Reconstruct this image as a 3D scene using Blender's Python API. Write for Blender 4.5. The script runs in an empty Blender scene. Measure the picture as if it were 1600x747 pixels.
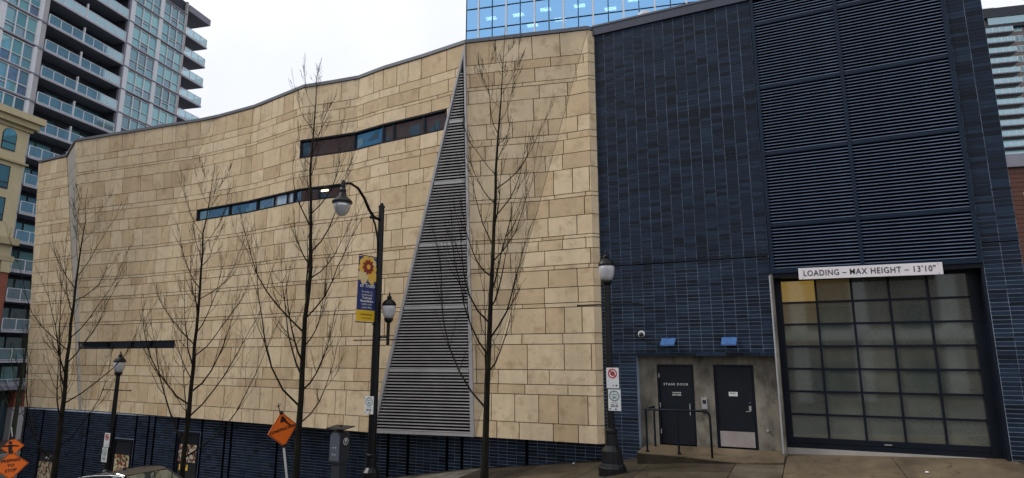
import bpy, bmesh, math, random
from math import sin, cos, pi, radians, atan, sqrt
from mathutils import Vector, Matrix

random.seed(7)
S = bpy.context.scene
COL = S.collection

# ------------------------------------------------------------------ camera
# x runs along the facade (to the right), y goes into the building, z is up; the stone facade's lower edge is z = 0
cam_d = bpy.data.cameras.new('camera')
cam = bpy.data.objects.new('camera', cam_d); COL.objects.link(cam)
cam.location = (0, -17.41, 2.4)
cam.rotation_euler = (radians(90 + 10.88), 0, radians(25.3))
cam_d.sensor_width = 36; cam_d.lens = 21.6
cam_d.clip_start = 0.1; cam_d.clip_end = 3000
S.camera = cam

# ------------------------------------------------------------------ sky, sun, exposure
SUN_EL, SUN_AZ = radians(44), radians(244)
w = bpy.data.worlds.new('World'); S.world = w; w.use_nodes = True
nt = w.node_tree; nt.nodes.clear()
out = nt.nodes.new('ShaderNodeOutputWorld')
sky = nt.nodes.new('ShaderNodeTexSky'); sky.sky_type = 'NISHITA'; sky.sun_disc = False
sky.sun_elevation = SUN_EL; sky.sun_rotation = SUN_AZ
b1 = nt.nodes.new('ShaderNodeBackground'); b1.inputs[1].default_value = 0.1
nt.links.new(sky.outputs[0], b1.inputs[0])
tc = nt.nodes.new('ShaderNodeTexCoord')
nz = nt.nodes.new('ShaderNodeTexNoise'); nz.inputs['Scale'].default_value = 2.2; nz.inputs['Detail'].default_value = 5
nt.links.new(tc.outputs['Generated'], nz.inputs['Vector'])
rp = nt.nodes.new('ShaderNodeValToRGB')
rp.color_ramp.elements[0].position = .3; rp.color_ramp.elements[0].color = (.70, .72, .79, 1)
rp.color_ramp.elements[1].position = .7; rp.color_ramp.elements[1].color = (.90, .90, .93, 1)
nt.links.new(nz.outputs[0], rp.inputs[0])
b2 = nt.nodes.new('ShaderNodeBackground'); b2.inputs[1].default_value = 0.93
nt.links.new(rp.outputs[0], b2.inputs[0])
mx = nt.nodes.new('ShaderNodeMixShader'); mx.inputs[0].default_value = .9
nt.links.new(b1.outputs[0], mx.inputs[1]); nt.links.new(b2.outputs[0], mx.inputs[2])
nt.links.new(mx.outputs[0], out.inputs[0])
sun_d = bpy.data.lights.new('sun', 'SUN'); sun = bpy.data.objects.new('sun', sun_d); COL.objects.link(sun)
sun_d.energy = 1.5; sun_d.angle = radians(10); sun_d.color = (1, .96, .9)
# a sky rotation of a puts the sun at (sin a, cos a); the lamp shines the other way
sd = Vector((sin(SUN_AZ) * cos(SUN_EL), cos(SUN_AZ) * cos(SUN_EL), sin(SUN_EL)))
sun.rotation_euler = (-sd).to_track_quat('-Z', 'Y').to_euler()
S.view_settings.view_transform = 'Standard'; S.view_settings.look = 'None'
S.view_settings.exposure = 0.48; S.view_settings.gamma = 1

# ------------------------------------------------------------------ materials
def new_mat(name):
    m = bpy.data.materials.new(name); m.use_nodes = True
    return m, m.node_tree, m.node_tree.nodes['Principled BSDF']

def pbr(name, col, rough=.7, var=.2, scale=3., detail=6, bump=.0, metal=0., tints=None, spec=.5, blot=None,
        blot_scale=1.2, blot_lo=.5, blot_hi=.7, stretch=(1, 1, 1), bump_scale=30, rvar=0., streak=0., crack=0.):
    """principled with noise variation, an optional per-piece tint ramp (attribute 'tint') and blotches of a second colour"""
    m, t, p = new_mat(name); N = t.nodes.new; L = t.links.new
    tcn = N('ShaderNodeTexCoord'); mp = N('ShaderNodeMapping'); mp.inputs['Scale'].default_value = stretch
    L(tcn.outputs['Object'], mp.inputs['Vector'])
    vec = mp.outputs[0]
    at = N('ShaderNodeAttribute'); at.attribute_name = 'tint'
    if tints:
        ad = N('ShaderNodeVectorMath'); ad.operation = 'ADD'
        ml = N('ShaderNodeVectorMath'); ml.operation = 'SCALE'; ml.inputs['Scale'].default_value = 37
        L(at.outputs['Color'], ml.inputs[0]); L(vec, ad.inputs[0]); L(ml.outputs[0], ad.inputs[1]); vec = ad.outputs[0]
        r = N('ShaderNodeValToRGB'); r.color_ramp.interpolation = 'LINEAR'
        els = r.color_ramp.elements
        for i, c in enumerate(tints):
            e = els[i] if i < 2 else els.new(1)
            e.color = (*c, 1)
        for i, e in enumerate(els): e.position = i / (len(els) - 1)
        L(at.outputs['Fac'], r.inputs[0]); base = r.outputs[0]
    else:
        rgb = N('ShaderNodeRGB'); rgb.outputs[0].default_value = (*col, 1); base = rgb.outputs[0]
    n = N('ShaderNodeTexNoise'); n.inputs['Scale'].default_value = scale; n.inputs['Detail'].default_value = detail
    n.inputs['Roughness'].default_value = .65
    L(vec, n.inputs['Vector'])
    if blot:
        n2 = N('ShaderNodeTexNoise'); n2.inputs['Scale'].default_value = blot_scale; n2.inputs['Detail'].default_value = 7
        n2.inputs['Roughness'].default_value = .7
        L(vec, n2.inputs['Vector'])
        mr = N('ShaderNodeMapRange'); mr.inputs[1].default_value = blot_lo; mr.inputs[2].default_value = blot_hi
        L(n2.outputs[0], mr.inputs[0])
        mc = N('ShaderNodeMix'); mc.data_type = 'RGBA'
        L(mr.outputs[0], mc.inputs[0]); L(base, mc.inputs[6]); mc.inputs[7].default_value = (*blot, 1)
        base = mc.outputs[2]
    if streak:
        mps = N('ShaderNodeMapping'); mps.inputs['Scale'].default_value = (2.6, 2.6, .11); L(tcn.outputs['Object'], mps.inputs['Vector'])
        ns = N('ShaderNodeTexNoise'); ns.inputs['Scale'].default_value = 1.; ns.inputs['Detail'].default_value = 6; L(mps.outputs[0], ns.inputs['Vector'])
        ms = N('ShaderNodeMapRange'); ms.inputs[1].default_value = .5; ms.inputs[2].default_value = .75; ms.inputs[3].default_value = 1; ms.inputs[4].default_value = 1 - streak
        L(ns.outputs[0], ms.inputs[0])
        vs_ = N('ShaderNodeVectorMath'); vs_.operation = 'SCALE'; L(base, vs_.inputs[0]); L(ms.outputs[0], vs_.inputs['Scale']); base = vs_.outputs[0]
    if crack:
        nd = N('ShaderNodeTexNoise'); nd.inputs['Scale'].default_value = 1.6; nd.inputs['Detail'].default_value = 5; L(tcn.outputs['Object'], nd.inputs['Vector'])
        va = N('ShaderNodeVectorMath'); va.operation = 'ADD'; L(tcn.outputs['Object'], va.inputs[0]); L(nd.outputs['Color'], va.inputs[1])
        vo = N('ShaderNodeTexVoronoi'); vo.feature = 'DISTANCE_TO_EDGE'; vo.inputs['Scale'].default_value = .55; L(va.outputs[0], vo.inputs['Vector'])
        mc_ = N('ShaderNodeMapRange'); mc_.inputs[1].default_value = .003; mc_.inputs[2].default_value = .009; mc_.inputs[3].default_value = 1 - crack; mc_.inputs[4].default_value = 1
        L(vo.outputs['Distance'], mc_.inputs[0])
        vs_ = N('ShaderNodeVectorMath'); vs_.operation = 'SCALE'; L(base, vs_.inputs[0]); L(mc_.outputs[0], vs_.inputs['Scale']); base = vs_.outputs[0]
    mr2 = N('ShaderNodeMapRange'); mr2.inputs[1].default_value = .25; mr2.inputs[2].default_value = .75
    mr2.inputs[3].default_value = 1 - var; mr2.inputs[4].default_value = 1 + var
    L(n.outputs[0], mr2.inputs[0])
    sc = N('ShaderNodeVectorMath'); sc.operation = 'SCALE'
    L(base, sc.inputs[0]); L(mr2.outputs[0], sc.inputs['Scale'])
    L(sc.outputs[0], p.inputs['Base Color'])
    p.inputs['Roughness'].default_value = rough; p.inputs['Metallic'].default_value = metal
    p.inputs['Specular IOR Level'].default_value = spec
    if rvar:
        mr3 = N('ShaderNodeMapRange'); mr3.inputs[1].default_value = .3; mr3.inputs[2].default_value = .7
        mr3.inputs[3].default_value = rough - rvar; mr3.inputs[4].default_value = rough + rvar
        L(n.outputs[0], mr3.inputs[0]); L(mr3.outputs[0], p.inputs['Roughness'])
    if bump:
        nb = N('ShaderNodeTexNoise'); nb.inputs['Scale'].default_value = bump_scale; nb.inputs['Detail'].default_value = 5
        L(vec, nb.inputs['Vector'])
        bp = N('ShaderNodeBump'); bp.inputs['Strength'].default_value = bump; bp.inputs['Distance'].default_value = .02
        L(nb.outputs[0], bp.inputs['Height']); L(bp.outputs[0], p.inputs['Normal'])
    return m

def flat(name, col, rough=.6, metal=0., emit=0., spec=.5):
    m, t, p = new_mat(name)
    p.inputs['Base Color'].default_value = (*col, 1); p.inputs['Roughness'].default_value = rough
    p.inputs['Metallic'].default_value = metal; p.inputs['Specular IOR Level'].default_value = spec
    if emit:
        p.inputs['Emission Color'].default_value = (*col, 1); p.inputs['Emission Strength'].default_value = emit
    return m

def glassy(name, base, refl, fac=.5, rough=.03, tints=None, transp=0., wob=.0):
    """window glass: a dark or tinted body under a coloured reflection, partly see-through when transp > 0"""
    m, t, p = new_mat(name); N = t.nodes.new; L = t.links.new
    o = t.nodes['Material Output']
    p.inputs['Base Color'].default_value = (*base, 1); p.inputs['Roughness'].default_value = .35
    if tints:
        at = N('ShaderNodeAttribute'); at.attribute_name = 'tint'
        r = N('ShaderNodeValToRGB'); els = r.color_ramp.elements
        for i, c in enumerate(tints):
            e = els[i] if i < 2 else els.new(1)
            e.color = (*c, 1)
        for i, e in enumerate(els): e.position = i / (len(els) - 1)
        L(at.outputs['Fac'], r.inputs[0]); L(r.outputs[0], p.inputs['Base Color'])
    g = N('ShaderNodeBsdfGlossy'); g.inputs['Color'].default_value = (*refl, 1); g.inputs['Roughness'].default_value = rough
    if wob:
        tcn = N('ShaderNodeTexCoord')
        nb = N('ShaderNodeTexNoise'); nb.inputs['Scale'].default_value = .8
        L(tcn.outputs['Object'], nb.inputs['Vector'])
        bp = N('ShaderNodeBump'); bp.inputs['Strength'].default_value = wob; bp.inputs['Distance'].default_value = .03
        L(nb.outputs[0], bp.inputs['Height']); L(bp.outputs[0], g.inputs['Normal'])
    body = p.outputs[0]
    if transp:
        tr = N('ShaderNodeBsdfTransparent'); tr.inputs['Color'].default_value = (*[.35 + .6 * c for c in refl], 1)
        m1 = N('ShaderNodeMixShader'); m1.inputs[0].default_value = transp
        L(body, m1.inputs[1]); L(tr.outputs[0], m1.inputs[2]); body = m1.outputs[0]
    m2 = N('ShaderNodeMixShader'); m2.inputs[0].default_value = fac
    L(body, m2.inputs[1]); L(g.outputs[0], m2.inputs[2]); L(m2.outputs[0], o.inputs[0])
    return m

M = {}
M['stone'] = pbr('limestone', (.5, .4, .25), .8, .13, 2.2, 8, .12,
                 tints=[(.50, .37, .225), (.595, .46, .29), (.68, .55, .37), (.635, .50, .32), (.55, .405, .245)],
                 blot=(.34, .225, .115), blot_scale=2.4, blot_lo=.52, blot_hi=.80, spec=.25, streak=.16)
M['stone_grey'] = pbr('grey_stone', (.33, .31, .28), .8, .15, 2, 6, .1)
M['joint'] = pbr('dark_joint', (.035, .028, .02), .95, .2, spec=.05)
M['brick'] = pbr('navy_glazed_brick', (.04, .055, .1), .5, .22, 5, 6, .15,
                 tints=[(.0055, .009, .016), (.0085, .016, .030), (.0115, .022, .043), (.016, .030, .056), (.009, .018, .035)], rvar=.1, spec=.16, blot=(.006, .009, .016), blot_scale=.55, blot_lo=.5, blot_hi=.75)
M['mortar'] = pbr('pale_mortar', (.25, .31, .40), .9, .55, .9, 6, .1)
M['navy'] = pbr('navy_painted_metal', (.0065, .0095, .0165), .42, .2, 3, 4, .03, spec=.18)
M['charcoal'] = pbr('charcoal_door_paint', (.0055, .0085, .0135), .4, .3, 2.5, 6, .06, spec=.3, streak=.25)
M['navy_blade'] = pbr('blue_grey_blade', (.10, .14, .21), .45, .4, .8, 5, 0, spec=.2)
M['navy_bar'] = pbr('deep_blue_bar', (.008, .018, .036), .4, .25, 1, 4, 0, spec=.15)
M['blade_shade'] = pbr('shaded_blade_faces', (.004, .006, .011), .6, .2, spec=.05)  # blade faces behind the lip, shade of the gaps put into the colour
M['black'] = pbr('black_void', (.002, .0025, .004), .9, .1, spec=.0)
M['blackmetal'] = pbr('black_painted_iron', (.005, .0055, .007), .38, .25, 8, 5, .08, spec=.3)
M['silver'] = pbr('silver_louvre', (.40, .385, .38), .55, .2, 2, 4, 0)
M['silver_shade'] = pbr('louvre_shaded_faces', (.018, .018, .02), .7, .2, spec=.05)  # sloping slat faces, coloured dark to stand for the shade between slats
M['silver_frame'] = pbr('silver_frame', (.42, .41, .41), .5, .1, 3, 4, 0, metal=.2)
M['coping'] = pbr('grey_coping', (.09, .095, .115), .5, .15)
M['coping_blue'] = pbr('blue_grey_coping', (.035, .04, .065), .45, .15)
M['concrete'] = pbr('board_concrete', (.20, .182, .146), .85, .4, 2.2, 9, .4, blot=(.075, .066, .052), blot_scale=2.6, blot_lo=.46, blot_hi=.68, stretch=(1, 1, .55), streak=.3)
M['paving'] = pbr('wet_concrete', (.16, .125, .08), .45, .3, 1.1, 8, .2,
                  tints=[(.042, .033, .022), (.06, .047, .03), (.08, .063, .04), (.13, .108, .075), (.26, .235, .19)],
                  blot=(.03, .023, .015), blot_scale=.7, blot_lo=.45, blot_hi=.7, rvar=.15, crack=.6)
M['apron'] = pbr('brown_concrete', (.135, .10, .058), .55, .3, 1.3, 8, .2, blot=(.07, .05, .029), blot_scale=.8, blot_lo=.45, blot_hi=.72, rvar=.15, stretch=(1, .4, 1), crack=.6)
M['landing_kerb'] = pbr('stained_kerb', (.028, .022, .012), .8, .5, 2.5, 7, .3, blot=(.010, .008, .005), blot_scale=2, spec=.2)
M['asphalt'] = pbr('asphalt', (.06, .06, .062), .6, .25, 2, 8, .3)
M['earth'] = pbr('ground', (.06, .058, .052), .9, .25, .3)
M['paint'] = pbr('road_paint', (.7, .7, .68), .6, .15)
M['kerb'] = pbr('kerb_concrete', (.34, .32, .29), .8, .15)
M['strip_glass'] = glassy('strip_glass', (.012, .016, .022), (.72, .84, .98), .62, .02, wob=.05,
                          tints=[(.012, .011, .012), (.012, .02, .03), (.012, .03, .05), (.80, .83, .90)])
M['teal_wall'] = pbr('teal_curtain_wall', (.03, .26, .46), .3, .35, .25, 3, 0)
M['tower_glass'] = glassy('tower_glass', (.1, .25, .27), (.5, .78, .88), .2, .04,
                          tints=[(.012, .035, .05), (.03, .12, .15), (.07, .25, .28), (.16, .38, .38), (.07, .085, .15)])
M['balcony_glass'] = glassy('balcony_glass', (.12, .24, .28), (.66, .86, .93), .3, .05, transp=.6)
M['blue_glass'] = glassy('blue_glass', (.03, .12, .3), (.34, .66, 1.0), .66, .02, transp=.75, wob=.02)
M['white_frame'] = pbr('white_window_frame', (.66, .67, .70), .5, .08)
M['slab_edge'] = pbr('pale_slab', (.42, .42, .47), .8, .1, .8)
M['tower_grey'] = pbr('grey_slab', (.22, .22, .26), .8, .12, .8)
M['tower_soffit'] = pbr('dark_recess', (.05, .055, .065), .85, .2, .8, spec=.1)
M['column_lav'] = pbr('pale_column', (.40, .385, .40), .75, .1)
M['cream'] = pbr('cream_stucco', (.52, .44, .265), .85, .12, .8, 6, .1)
M['cream_trim'] = pbr('cream_trim', (.42, .35, .2), .85, .12)
M['red_brick'] = pbr('red_brick', (.28, .085, .05), .85, .25, 3, 6, .2)
M['brown_brick'] = pbr('brown_brick', (.15, .075, .06), .9, .2, 1, 6)
M['taupe'] = pbr('taupe_wall', (.21, .18, .165), .9, .15, 1, 6)
M['siding'] = pbr('brown_siding', (.10, .035, .022), .7, .2, 2, 5)
M['bark'] = pbr('bark', (.014, .012, .009), .9, spec=.12, var=.4, scale=7, detail=6, bump=.5, blot=(.032, .036, .014), blot_scale=1.5, blot_lo=.5, blot_hi=.75)
M['moss'] = pbr('mossy_bark', (.04, .05, .022), .95, .5, 2, 6, .5)
M['orange'] = pbr('orange_sign', (1.0, .19, .014), .5, .06, 2)
M['sign_black'] = flat('sign_black', (.012, .011, .011), .6)
M['sign_white'] = pbr('sign_white', (.66, .68, .68), .5, .08, 6)
M['sign_red'] = flat('sign_red', (.5, .03, .03), .5)
M['sign_green'] = flat('sign_green', (.03, .13, .11), .5)
M['board_white'] = pbr('white_board', (.72, .68, .7), .5, .08, 1.5)
M['galv'] = pbr('galvanised_steel', (.42, .43, .45), .45, .15, 5, 4, 0, metal=.4)
M['steel'] = flat('brushed_steel', (.5, .5, .5), .35, .7)
M['kick'] = pbr('kick_plate', (.42, .36, .36), .35, .15, 4, 5, 0, metal=.5)
M['globe'] = pbr('milky_globe', (.5, .5, .52), .25, .25, 4, 4)
M['globe_clear'] = glassy('lamp_glass', (.5, .52, .54), (.9, .92, .95), .3, .1, transp=.3)
M['lum_blue'] = pbr('blue_luminaire', (.05, .125, .30), .4, .3, 9)
M['paystation'] = pbr('grey_pay_station', (.022, .026, .034), .5, .15, 6, 5, .05)
M['paystation_light'] = pbr('light_grey_panel', (.075, .085, .11), .5, .15, 6, 5, .05)
M['banner_navy'] = flat('banner_navy', (.018, .035, .16), .6)
M['banner_yellow'] = flat('banner_yellow', (.80, .50, .02), .6)
M['banner_red'] = flat('banner_red', (.27, .03, .015), .6)
M['banner_cream'] = flat('banner_cream', (.78, .62, .32), .6)
M['banner_gold'] = flat('banner_gold', (.82, .50, .08), .6)
M['print_white'] = flat('print_white', (.75, .75, .75), .6)
M['car_paint'] = pbr('dark_car_paint', (.012, .014, .018), .18, .1)
M['car_glass'] = glassy('car_glass', (.015, .022, .022), (.62, .76, .76), .42, .03)
M['chrome'] = flat('chrome', (.42, .43, .45), .3, 1.)
M['tyre'] = pbr('tyre', (.015, .015, .015), .85, .2)
M['tail_red'] = flat('lamp_red', (.35, .01, .01), .25)
M['headlamp'] = flat('lamp_clear', (.7, .72, .75), .1)
M['ceil_light'] = flat('lit_ceiling_panel', (1., .80, .45), .5, emit=3.0)
M['ceil_strong'] = flat('lit_office_panel', (1., .80, .45), .5, emit=10.0)
M['office_in'] = flat('office_interior', (.12, .2, .3), .8)
M['yellow_clear'] = flat('yellow_plastic', (.7, .55, .05), .5)

# loading door panes: frosted, a little light behind the ones beside the lit corner
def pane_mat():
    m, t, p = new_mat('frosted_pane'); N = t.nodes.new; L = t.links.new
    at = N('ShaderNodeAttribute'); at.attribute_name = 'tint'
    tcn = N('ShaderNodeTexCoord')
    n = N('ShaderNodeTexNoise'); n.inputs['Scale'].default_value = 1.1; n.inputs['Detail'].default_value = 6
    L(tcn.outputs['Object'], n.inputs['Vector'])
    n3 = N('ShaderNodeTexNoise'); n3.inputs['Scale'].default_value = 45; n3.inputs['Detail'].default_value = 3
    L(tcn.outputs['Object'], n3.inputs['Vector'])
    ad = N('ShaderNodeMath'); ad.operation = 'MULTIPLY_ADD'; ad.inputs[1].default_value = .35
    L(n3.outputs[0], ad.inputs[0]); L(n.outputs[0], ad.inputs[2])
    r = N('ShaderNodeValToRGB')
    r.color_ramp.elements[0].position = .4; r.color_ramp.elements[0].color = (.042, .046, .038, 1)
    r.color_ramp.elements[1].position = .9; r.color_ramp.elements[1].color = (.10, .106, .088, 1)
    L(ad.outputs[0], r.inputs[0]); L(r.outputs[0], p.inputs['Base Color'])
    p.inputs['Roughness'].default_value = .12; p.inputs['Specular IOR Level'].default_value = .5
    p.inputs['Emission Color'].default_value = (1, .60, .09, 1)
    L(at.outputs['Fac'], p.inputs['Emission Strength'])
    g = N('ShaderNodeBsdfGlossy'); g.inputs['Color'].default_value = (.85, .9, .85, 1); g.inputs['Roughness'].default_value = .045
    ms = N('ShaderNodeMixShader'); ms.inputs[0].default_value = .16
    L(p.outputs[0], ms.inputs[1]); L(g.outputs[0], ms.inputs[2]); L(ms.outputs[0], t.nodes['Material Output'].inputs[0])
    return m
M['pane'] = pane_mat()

def poster_mat(name, hi, seed):
    m, t, p = new_mat(name); N = t.nodes.new; L = t.links.new
    tcn = N('ShaderNodeTexCoord'); mp = N('ShaderNodeMapping'); mp.inputs['Location'].default_value = (seed, seed, 0)
    L(tcn.outputs['Object'], mp.inputs[0])
    v = N('ShaderNodeTexVoronoi'); v.inputs['Scale'].default_value = 11
    L(mp.outputs[0], v.inputs['Vector'])
    r = N('ShaderNodeValToRGB'); r.color_ramp.interpolation = 'CONSTANT'
    cols = hi
    for i, c in enumerate(cols):
        e = r.color_ramp.elements[i] if i < 2 else r.color_ramp.elements.new(1)
        e.color = (*c, 1)
    for i, e in enumerate(r.color_ramp.elements): e.position = i / len(cols)
    L(v.outputs['Color'], r.inputs[0]); L(r.outputs[0], p.inputs['Base Color'])
    p.inputs['Roughness'].default_value = .3
    return m
M['poster_food'] = poster_mat('poster_picture', [(.015, .012, .012), (.30, .05, .025), (.55, .46, .30), (.42, .33, .18), (.05, .06, .03), (.6, .55, .4), (.2, .04, .02)], 0)
M['poster_people'] = poster_mat('poster_picture_two', [(.02, .015, .015), (.30, .20, .13), (.06, .045, .035), (.5, .42, .34), (.16, .05, .03), (.03, .025, .02)], 5)

# ------------------------------------------------------------------ mesh helpers
POS = {}                                          # world base of every thing, so that parts can be written in world metres
class MB:
    def __init__(s): s.v, s.f, s.m, s.t, s.mats = [], [], [], [], []
    def mi(s, mat):
        if mat not in s.mats: s.mats.append(mat)
        return s.mats.index(mat)
    def poly(s, pts, mat, tint=.5):
        b = len(s.v); s.v += [tuple(p) for p in pts]; s.f.append(tuple(range(b, b + len(pts)))); s.m.append(s.mi(mat)); s.t.append(tint)
        return s
    def raw(s, vs, fs, mat, tint=.5):
        b = len(s.v); s.v += [tuple(p) for p in vs]; k = s.mi(mat)
        for f in fs: s.f.append(tuple(b + i for i in f)); s.m.append(k); s.t.append(tint)
        return s
    def box(s, x0, x1, y0, y1, z0, z1, mat, tint=.5, T=None):
        vs = [(x, y, z) for z in (z0, z1) for y in (y0, y1) for x in (x0, x1)]
        if T: vs = [T(*p) for p in vs]
        return s.raw(vs, [(0, 2, 3, 1), (4, 5, 7, 6), (0, 1, 5, 4), (2, 6, 7, 3), (0, 4, 6, 2), (1, 3, 7, 5)], mat, tint)
    def bbox(s, x0, x1, y0, y1, z0, z1, mat, b=.01, tint=.5, T=None):
        """box with all edges bevelled"""
        vs = []; idx = {}
        for ix, x in enumerate((x0, x1)):
            for iy, y in enumerate((y0, y1)):
                for iz, z in enumerate((z0, z1)):
                    sx, sy, sz = (b if ix == 0 else -b), (b if iy == 0 else -b), (b if iz == 0 else -b)
                    for a, p in enumerate(((x, y + sy, z + sz), (x + sx, y, z + sz), (x + sx, y + sy, z))):
                        idx[(ix, iy, iz, a)] = len(vs); vs.append(p)
        I = lambda ix, iy, iz, a: idx[(ix, iy, iz, a)]
        fs = []
        for i in (0, 1):
            fs += [[I(i, 0, 0, 0), I(i, 0, 1, 0), I(i, 1, 1, 0), I(i, 1, 0, 0)], [I(0, i, 0, 1), I(1, i, 0, 1), I(1, i, 1, 1), I(0, i, 1, 1)],
                   [I(0, 0, i, 2), I(0, 1, i, 2), I(1, 1, i, 2), I(1, 0, i, 2)]]
            for j in (0, 1):
                fs += [[I(i, j, 0, 0), I(i, j, 1, 0), I(i, j, 1, 1), I(i, j, 0, 1)], [I(i, 0, j, 0), I(i, 1, j, 0), I(i, 1, j, 2), I(i, 0, j, 2)],
                       [I(0, i, j, 1), I(1, i, j, 1), I(1, i, j, 2), I(0, i, j, 2)]]
                for k in (0, 1): fs.append([I(i, j, k, 0), I(i, j, k, 1), I(i, j, k, 2)])
        if T: vs = [T(*p) for p in vs]
        return s.raw(vs, fs, mat, tint)
    def tube(s, pts, rad, mat, seg=8, cap=True, tint=.5):
        pts = [Vector(p) for p in pts]; n = len(pts)
        if not hasattr(rad, '__len__'): rad = [rad] * n
        b = len(s.v); k = s.mi(mat)
        u = None
        for i, p in enumerate(pts):
            d = (pts[min(i + 1, n - 1)] - pts[max(i - 1, 0)])
            d = d.normalized() if d.length > 1e-9 else Vector((0, 0, 1))
            if u is None:
                u = d.orthogonal().normalized()
            else:
                u = (u - d * u.dot(d)); u = u.normalized() if u.length > 1e-6 else d.orthogonal().normalized()
            v = d.cross(u)
            for j in range(seg):
                a = 2 * pi * j / seg
                s.v.append(tuple(p + (u * cos(a) + v * sin(a)) * rad[i]))
        for i in range(n - 1):
            for j in range(seg):
                j2 = (j + 1) % seg
                s.f.append((b + i * seg + j, b + i * seg + j2, b + (i + 1) * seg + j2, b + (i + 1) * seg + j)); s.m.append(k); s.t.append(tint)
        if cap:
            s.f.append(tuple(b + j for j in reversed(range(seg)))); s.m.append(k); s.t.append(tint)
            s.f.append(tuple(b + (n - 1) * seg + j for j in range(seg))); s.m.append(k); s.t.append(tint)
        return s
    def lathe(s, prof, c, mat, seg=16, tint=.5):
        """prof: (radius, height) pairs from bottom to top round the vertical through c"""
        b = len(s.v); k = s.mi(mat)
        for r, h in prof:
            for j in range(seg):
                a = 2 * pi * j / seg + pi / seg
                s.v.append((c[0] + r * cos(a), c[1] + r * sin(a), c[2] + h))
        for i in range(len(prof) - 1):
            for j in range(seg):
                j2 = (j + 1) % seg
                s.f.append((b + i * seg + j, b + i * seg + j2, b + (i + 1) * seg + j2, b + (i + 1) * seg + j)); s.m.append(k); s.t.append(tint)
        s.f.append(tuple(b + j for j in reversed(range(seg)))); s.m.append(k); s.t.append(tint)
        s.f.append(tuple(b + (len(prof) - 1) * seg + j for j in range(seg))); s.m.append(k); s.t.append(tint)
        return s
    def prism(s, poly, f0, f1, mat, tint=.5):
        """poly: list of 2-D points; f0/f1 map a point to its near and far 3-D corner"""
        n = len(poly); vs = [f0(*p) for p in poly] + [f1(*p) for p in poly]
        fs = [tuple(range(n)), tuple(reversed(range(n, 2 * n)))] + [(i, i + n, (i + 1) % n + n, (i + 1) % n) for i in range(n)]
        return s.raw(vs, fs, mat, tint)
    def mesh(s, name, base=(0, 0, 0), smooth=False, fix=True):
        me = bpy.data.meshes.new(name)
        bx, by, bz = base
        me.from_pydata([(x - bx, y - by, z - bz) for x, y, z in s.v], [], s.f)
        for m in s.mats: me.materials.append(m)
        me.polygons.foreach_set('material_index', s.m)
        if fix and len(s.f) < 60000:
            at = me.attributes.new('tint', 'FLOAT', 'FACE'); at.data.foreach_set('value', s.t)
            bm = bmesh.new(); bm.from_mesh(me); bmesh.ops.recalc_face_normals(bm, faces=bm.faces); bm.to_mesh(me); bm.free()
        else:
            at = me.attributes.new('tint', 'FLOAT', 'FACE'); at.data.foreach_set('value', s.t)
        if smooth: me.polygons.foreach_set('use_smooth', [True] * len(me.polygons))
        me.update()
        return me
    def build(s, name, parent=None, smooth=False, fix=True):
        base = POS.get(parent.name, (0, 0, 0)) if parent else (0, 0, 0)
        o = bpy.data.objects.new(name, s.mesh(name, base, smooth, fix)); COL.objects.link(o)
        if parent:
            o.parent = parent; POS[o.name] = base
        return o

def tag(o, label, cat, group=None):
    o['label'] = label; o['category'] = cat
    if group: o['group'] = group
    return o

def thing(name, label, cat, loc=(0, 0, 0), group=None):
    o = bpy.data.objects.new(name, None); COL.objects.link(o); o.location = loc; o.empty_display_size = .2
    POS[o.name] = tuple(loc)
    return tag(o, label, cat, group)

def struct(o, kind='structure'):
    o['kind'] = kind; return o

def link_mesh(name, me, parent):
    o = bpy.data.objects.new(name, me); COL.objects.link(o); o.parent = parent
    return o

def text(body, size, loc, mat, parent, rot=(pi / 2, 0, 0), align='CENTER', name='lettering', sx=1., ext=.003, space=1., bold=0.):
    cu = bpy.data.curves.new(name, 'FONT'); cu.body = body; cu.size = size; cu.align_x = align; cu.align_y = 'CENTER'
    cu.extrude = ext; cu.space_character = space; cu.resolution_u = 3; cu.offset = bold
    cu.materials.append(mat)
    tmp = bpy.data.objects.new('words', cu); me = bpy.data.meshes.new_from_object(tmp)
    bpy.data.objects.remove(tmp); bpy.data.curves.remove(cu)
    o = bpy.data.objects.new(name, me); COL.objects.link(o)
    base = POS.get(parent.name, (0, 0, 0))
    o.parent = parent; o.location = tuple(loc[i] - base[i] for i in range(3)); o.rotation_euler = rot; o.scale = (sx, 1, 1)
    return o

def copy_tree(o, parent=None):
    c = o.copy(); COL.objects.link(c)
    if parent: c.parent = parent
    for ch in list(o.children): copy_tree(ch, c)
    return c

def lerp_table(tab, x):
    if x <= tab[0][0]: return tab[0][1]
    for (a, b), (c, d) in zip(tab, tab[1:]):
        if x <= c: return b + (d - b) * (x - a) / (c - a)
    return tab[-1][1]

# ------------------------------------------------------------------ the ground
ZT = [(-400, -4.25), (-44, -4.2), (-38, -4.05), (-33, -3.6), (-24, -2.7), (-17, -1.98), (-13, -1.55), (-9.6, -1.0), (-8, -.82), (-5.4, -.48),
      (-4.2, -.26), (-3.1, -.16), (-1.74, -.075), (-.65, -.02), (3.8, .15), (6, .42), (12, 1.2), (30, 3.2), (80, 6), (400, 8)]
zs = lambda u: lerp_table(ZT, u)
us = sorted(set([-900, -400, -200, -120, -80, -60, -50] + [x[0] for x in ZT if -50 < x[0] < 80] + [80, 120, 400, 900]))
def sheet(us, ys, zf, mat, name):
    g = MB(); vs = [(u, y, zf(u, y)) for y in ys for u in us]; n = len(us)
    g.raw(vs, [(j * n + i, j * n + i + 1, (j + 1) * n + i + 1, (j + 1) * n + i) for j in range(len(ys) - 1) for i in range(n - 1)], mat)
    return g.build(name)
struct(sheet(us, [-900, -60, -20, 0, 20, 100, 900], lambda u, y: zs(u) - .35, M['earth'], 'ground'))
rus = [x for x in us if -130 < x < 100]
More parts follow.
